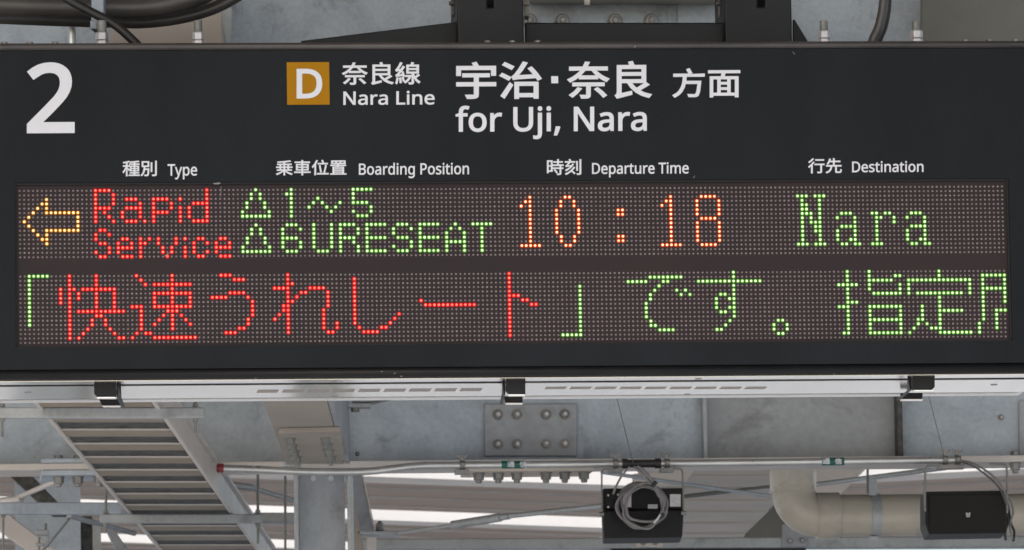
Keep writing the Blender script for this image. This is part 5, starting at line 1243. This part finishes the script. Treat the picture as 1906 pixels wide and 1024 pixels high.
wire([(1842, 864), (1862, 864), (1872, 866), (1874, 876), (1874.5, 900), (1875, 952)], YS - 0.015, 2.2, 'rod', 'bracket', lb_)
ct = thing('speaker_cable', 'grey cables curving from the conduit end down behind the right loudspeaker', 'cable', A(1830, 870, YS))
wire([(1786, 857), (1810, 862), (1835, 876), (1855, 893), (1868, 912), (1874, 930)], YS - 0.03, 2.0, 'cable', 'strand', ct)
wire([(1788, 860), (1812, 868), (1830, 880), (1850, 897), (1864, 915), (1874, 940)], YS - 0.04, 1.9, 'hose', 'strand', ct)
wire([(1874, 925), (1882, 935), (1886, 955), (1880, 975), (1884, 1004)], YS + 0.03, 2.2, 'cable', 'strand', ct)
wire([(1875, 935), (1878, 950), (1882, 975), (1888, 990), (1886, 1008)], YS + 0.05, 2.4, 'cable_dk', 'strand', ct)
wire([(1874, 955), (1876, 972), (1871, 990), (1872, 1006)], YS + 0.04, 2.6, 'tape', 'strand', ct)

for i, (a, b, c, d) in enumerate(((1149, 742, 1178, 860), (1728, 733, 1758, 852))):
    mb = MB()
    mb.cyl(A(a - 8, b - 30, 4.4), A(c, d, 4.7), 0.8 * mm(4.5), 8)
    mb.build('safety_wire', M['rod'], None, label=('thin safety wire slanting down to the conduit above the cable coil', 'thin safety wire slanting down to the right loudspeaker clamp')[i],
             cat='wire', group='safety wires of the loudspeakers', origin=A(c, d, 4.7))

# ---- drain pipe
YD = 5.75
sD = mm(YD)
dp = thing('drain_pipe', 'beige PVC drain pipe turning from vertical to horizontal through an elbow', 'pipe', A(1500, 960, YD))
r0 = 40.5 * sD
mb = MB()
cx, cy, rc = 1524, 912, 48
pth = [A(1476, 780, YD), A(1476, 905, YD)] + [A(cx - rc * math.cos(a), cy + rc * math.sin(a), YD) for a in [math.pi / 2 * k / 10 for k in range(0, 11)]] + [A(1540, 960, YD)]
mb.tube(pth, r0, 36)
mb.build('elbow', M['pvc'], dp)
mb = MB()
mb.tube([A(1530, 960, YD), A(1990, 957, YD)], r0 * 0.965, 36)
mb.build('horizontal_pipe', M['pvc'], dp)
mb = MB()
mb.tube([A(1519, 960, YD), A(1520, 960, YD), A(1561, 959.7, YD), A(1562, 959.7, YD)], [r0 * 1.02, r0 * 1.07, r0 * 1.07, r0 * 1.02], 36)
mb.build('coupling', M['pvc'], dp)
mb = MB()
mb.tube([A(1476, 860, YD), A(1476, 917, YD), A(1476, 919, YD)], [r0 * 1.07, r0 * 1.07, r0 * 1.0], 36)
mb.build('coupling', M['pvc'], dp)
st = MB()
st.tube([A(1619, 959.5, YD), A(1637, 959.4, YD)], r0 * 1.0, 36)
so = st.build('pipe_strap', M['galv_plain'], dp)
mb = MB()
mb.rect(1617, 891, 1633, 922, YD - 0.03, 0.02)
mb.build('strap_lug', M['galv_plain'], so, bevel=0.002)
mb = MB()
mb.rect(1619, 998, 1634, 1008, YD - 0.03, 0.02)
mb.build('strap_lug', M['galv_plain'], so, bevel=0.002)
mb = MB()
mb.cyl(A(1615, 850, YD - 0.02), A(1615, 918, YD - 0.02), 2.4 * sD, 12)
mb.build('strap_rod', M['rod'], so)

# ---- far purlin with bolted plates
YU = 8.2
pu = thing('purlin', 'long grey galvanised purlin crossing below the roof with two-bolt plates', 'beam', A(1200, 1010, YU))
mb = MB()
mb.plate([(655, 1003), (1990, 998), (1990, 1018), (655, 1022.5)], YU, 0.09)
mb.build('web', M['galv_plain'], pu, bevel=0.004)
for (a, b, c, d, bl) in ((1184, 1234, 1000, 1018, ((1197, 1010), (1219, 1009))), (1456, 1506, 976, 1018, ((1470, 1007), (1493, 1006)))):
    mb = MB()
    mb.rect(a, c, b, d, YU - 0.013, 0.0125)
    pt = mb.build('fixing_plate', M['cream_lt'] if a < 1300 else M['galv_grey'], pu, bevel=0.002)
    for q in bl:
        wall_bolt(q[0], q[1], YU - 0.0132, pt, 6)
mb = MB()
mb.plate([(1136, 1022.3), (1500, 1020), (1500, 1034), (1136, 1036)], YU + 0.01, 0.06)
mb.build('black_trunking', M['tape'], None, label='black cable trunking below the purlin at the bottom edge', cat='trunking', origin=A(1300, 1026, YU), bevel=0.003)

# ---- pale boarded soffit left of the drain pipe
zs_ = CAM_Z + 1.78
sf = thing('boarded_soffit', 'pale grooved soffit boards between the left loudspeaker and the drain pipe', 'soffit', level([(1350, 940)], zs_)[0])
def lim(y):
    return (1190 if y > 905 else 1190 + 0 * y), (1452 if y < 928 else 1452 - (y - 928) * 62 / 70)
edges = [868, 884, 908, 931, 952, 973, 993, 1006]
for a, b in zip(edges[:-1], edges[1:]):
    pa_, pb2 = lim(a), lim(b)
    mb = MB()
    mb.prism(level([(pa_[0], a + 1.7), (pa_[1], a + 1.7), (pb2[1], b - 1.7), (pb2[0], b - 1.7)], zs_), (0, 0, 0.03))
    mb.build('board', M['soffit'], sf, bevel=0.004)
mb = MB()
mb.prism(level([(1188, 868), (1500, 868), (1440, 1006), (1188, 1006)], zs_ + 0.034), (0, 0, 0.01))
mb.build('backing', M['rack_dark'], sf)
mb = MB()
mb.plate([(1458, 925), (1490, 925), (1490, 1001), (1384, 1001), (1388, 993)], 9.6, 0.05)
mb.build('gusset_plate', M['olive'], None, label='dark triangular gusset plate behind the elbow of the drain pipe', cat='plate', origin=A(1440, 970, 9.6), bevel=0.003)
mb = MB()
mb.plate([(1518, 872), (1612, 872), (1561, 922), (1518, 922)], 9.4, 0.06)
mb.build('pale_bracket', M['cream_lt'], None, label='pale slanting bracket plate right of the drain pipe elbow', cat='plate', origin=A(1550, 900, 9.4), bevel=0.003)
mb = MB()
mb.plate([(1178, 882), (1292, 873), (1272, 902), (1176, 906)], 8.9, 0.05)
mb.build('pale_bracket', M['cream_lt'], None, label='pale slanting bracket plate above the left loudspeaker', cat='plate', origin=A(1230, 890, 8.9), bevel=0.003)

# ---- tie rods
def tie(label, segs, Y0, Y1, m='galv_plain'):
    xs0, xs1 = segs[0][0], segs[-1][2]
    mb = MB()
    yy = lambda x: Y0 + (Y1 - Y0) * (x - xs0) / (xs1 - xs0)
    for (a, b, c, d, r) in segs:
        mb.tube([A(a, b, yy(a)), A(c, d, yy(c))], r * mm(yy(a)), 14)
    return mb.build('tie_rod', M[m], None, label=label, cat='tie rod', group='bracing tie rods under the roof', origin=A(segs[0][0], segs[0][1], Y0))
tie('grey tie rod with a thick turnbuckle rising from the purlin to the left loudspeaker', [(690, 1000, 846, 977, 3.2), (842, 977.5, 932, 963, 8), (928, 963.5, 948, 961, 6), (944, 961, 1128, 941, 4.8)], 7.6, 6.9)
tie('thin tie rod sloping down from behind the cable coil to the drain pipe', [(1120, 879, 1450, 926, 3.6)], 6.6, 7.2)
tie('thin dark tie rod crossing above the purlin beside the left loudspeaker', [(1268, 925, 1360, 914, 4), (1358, 914, 1450, 904, 3)], 7.5, 7.7, 'olive')
tie('grey tie rod rising from the drain pipe to the right loudspeaker bracket', [(1510, 903, 1760, 871, 4.5)], 6.5, 6.1)
tie('grey tie rod sloping behind the cable ladder into the left side of the column', [(425, 902, 470, 908, 6.5), (468, 907.5, 550, 933, 4.5)], 7.0, 7.2)
tie('pale tie rod above the blue grey channel at the left edge', [(-10, 934, 40, 928, 6), (34, 926, 108, 894, 5)], 6.4, 6.0, 'cream_lt')
tie('thin dark tie rod slanting to the bottom edge below the blue grey channel', [(128, 966, 74, 1032, 2.8)], 6.6, 6.8, 'rod')
tie('grey tie rod sloping right below the blue grey channel', [(128, 960, 250, 993, 5)], 6.7, 7.2)

# ---- knee brace right of the column, plates at the lower left
kb = thing('knee_brace', 'grey knee brace leaning back right of the steel column', 'brace', A(670, 940, 6.2))
mb = MB()
mb.plate([(640, 880), (672, 880), (697, 990), (663, 990)], 6.2, 0.03)
mb.build('flange', M['galv_grey'], kb, bevel=0.002)
mb = MB()
mb.plate([(672.4, 880), (675, 880), (700, 990), (697.4, 990)], 6.19, 0.05)
mb.build('edge_strip', M['cream_lt'], kb)
mb = MB()
mb.plate([(650, 915), (657, 915), (680, 1035), (650, 1035)], 6.0, 0.05)
mb.build('side_plate', M['cream'], kb, bevel=0.002)
mb = MB()
mb.plate([(664, 988), (735, 990), (745, 996), (664, 994)], 6.0, 0.12)
fp2 = mb.build('foot_plate', M['galv_plain'], kb, bevel=0.002)
mb = MB()
hexnut(mb, A(707, 988, 6.04), (0, 0, 1), 7 * mm(6), 12 * mm(6), washer=9 * mm(6), stud=4 * mm(6))
mb.build('bolt', M['rod'], fp2)
mb = MB()
mb.plate([(683, 996), (700, 996), (700, 1035), (683, 1035)], 6.3, 0.05)
mb.build('stub', M['cream_lt'], kb)

c2 = thing('steel_column', 'blue grey column at the lower left corner behind the pale slanting flange', 'column', A(100, 1000, 9.0))
mb = MB()
a0, a1 = A(28, 960, 9.0), A(150, 960, 9.0)
zt2 = A(100, 890, 9.0).z
mb.box(a0.x, a1.x, 9.0, 9.02, 0, zt2)
mb.build('flange', M['galv'], c2)
mb = MB()
mb.box(a1.x + 0.0005, A(172, 960, 9.0).x, 9.05, 9.25, 0, zt2 - 0.12)
mb.build('web', M['rack_dark'], c2)
mb = MB()
mb.box(A(172.5, 960, 9.0).x, A(188, 960, 9.0).x, 9.02, 9.3, 0, zt2 - 0.14)
mb.build('flange', M['galv_plain'], c2)
mb = MB()
mb.plate([(-40, 930), (15, 957), (112, 1030), (66, 1036), (-40, 962)], 7.2, 0.05)
mb.build('slanting_flange', M['cream_lt'], None, label='pale slanting beam flange cutting the lower left corner', cat='beam', origin=A(50, 1000, 7.2), bevel=0.003)
mb = MB()
mb.plate([(18, 886), (60, 886), (132, 960), (96, 960)], 7.6, 0.06)
mb.build('diagonal_brace', M['rack_dark'], None, label='dark diagonal brace between the main beam and the blue grey channel', cat='brace', origin=A(75, 920, 7.6), bevel=0.003)
mb = MB()
mb.plate([(190, 975), (205, 975), (250, 1040), (222, 1040)], 7.6, 0.06)
mb.build('diagonal_brace', M['galv_grey'], None, label='grey diagonal brace at the bottom edge left of the cable ladder', cat='brace', origin=A(220, 1000, 7.6), bevel=0.003)
bc = thing('beam_clamp', 'small steel beam clamp with a bolt at the lower left corner', 'clamp', A(78, 1005, 6.9))
mb = MB()
mb.rect(66, 986, 91, 996, 6.9, 0.04)
mb.rect(82, 996.3, 91, 1018, 6.9, 0.04)
mb.rect(66, 1010, 81.5, 1016, 6.9, 0.04)
mb.build('jaw', M['galv_plain'], bc, bevel=0.003)
mb = MB()
mb.cyl(A(85, 974, 6.92), A(85, 986, 6.92), 2.5 * mm(6.9), 10)
mb.cyl(A(73, 1000, 6.92), A(73, 1040, 6.92), 2.0 * mm(6.9), 10)
mb.build('bolt', M['rod'], bc)
hc = thing('beam_clamp', 'small flange clamp with a rod hanging below the display right of the rafter beam', 'clamp', A(670, 755, 4.8))
mb = MB()
mb.rect(645, 750, 690, 758, 4.8, 0.05)
mb.rect(655, 742, 690, 750, 4.82, 0.03)
mb.build('jaw', M['galv_plain'], hc, bevel=0.003)
mb = MB()
hexnut(mb, A(661, 758, 4.82), (0, 0, -1), 8 * mm(4.8), 9 * mm(4.8))
mb.cyl(A(684, 752, 4.81), A(760, 735, 4.9), 3.5 * mm(4.8), 10)
mb.build('bolt', M['rod'], hc)
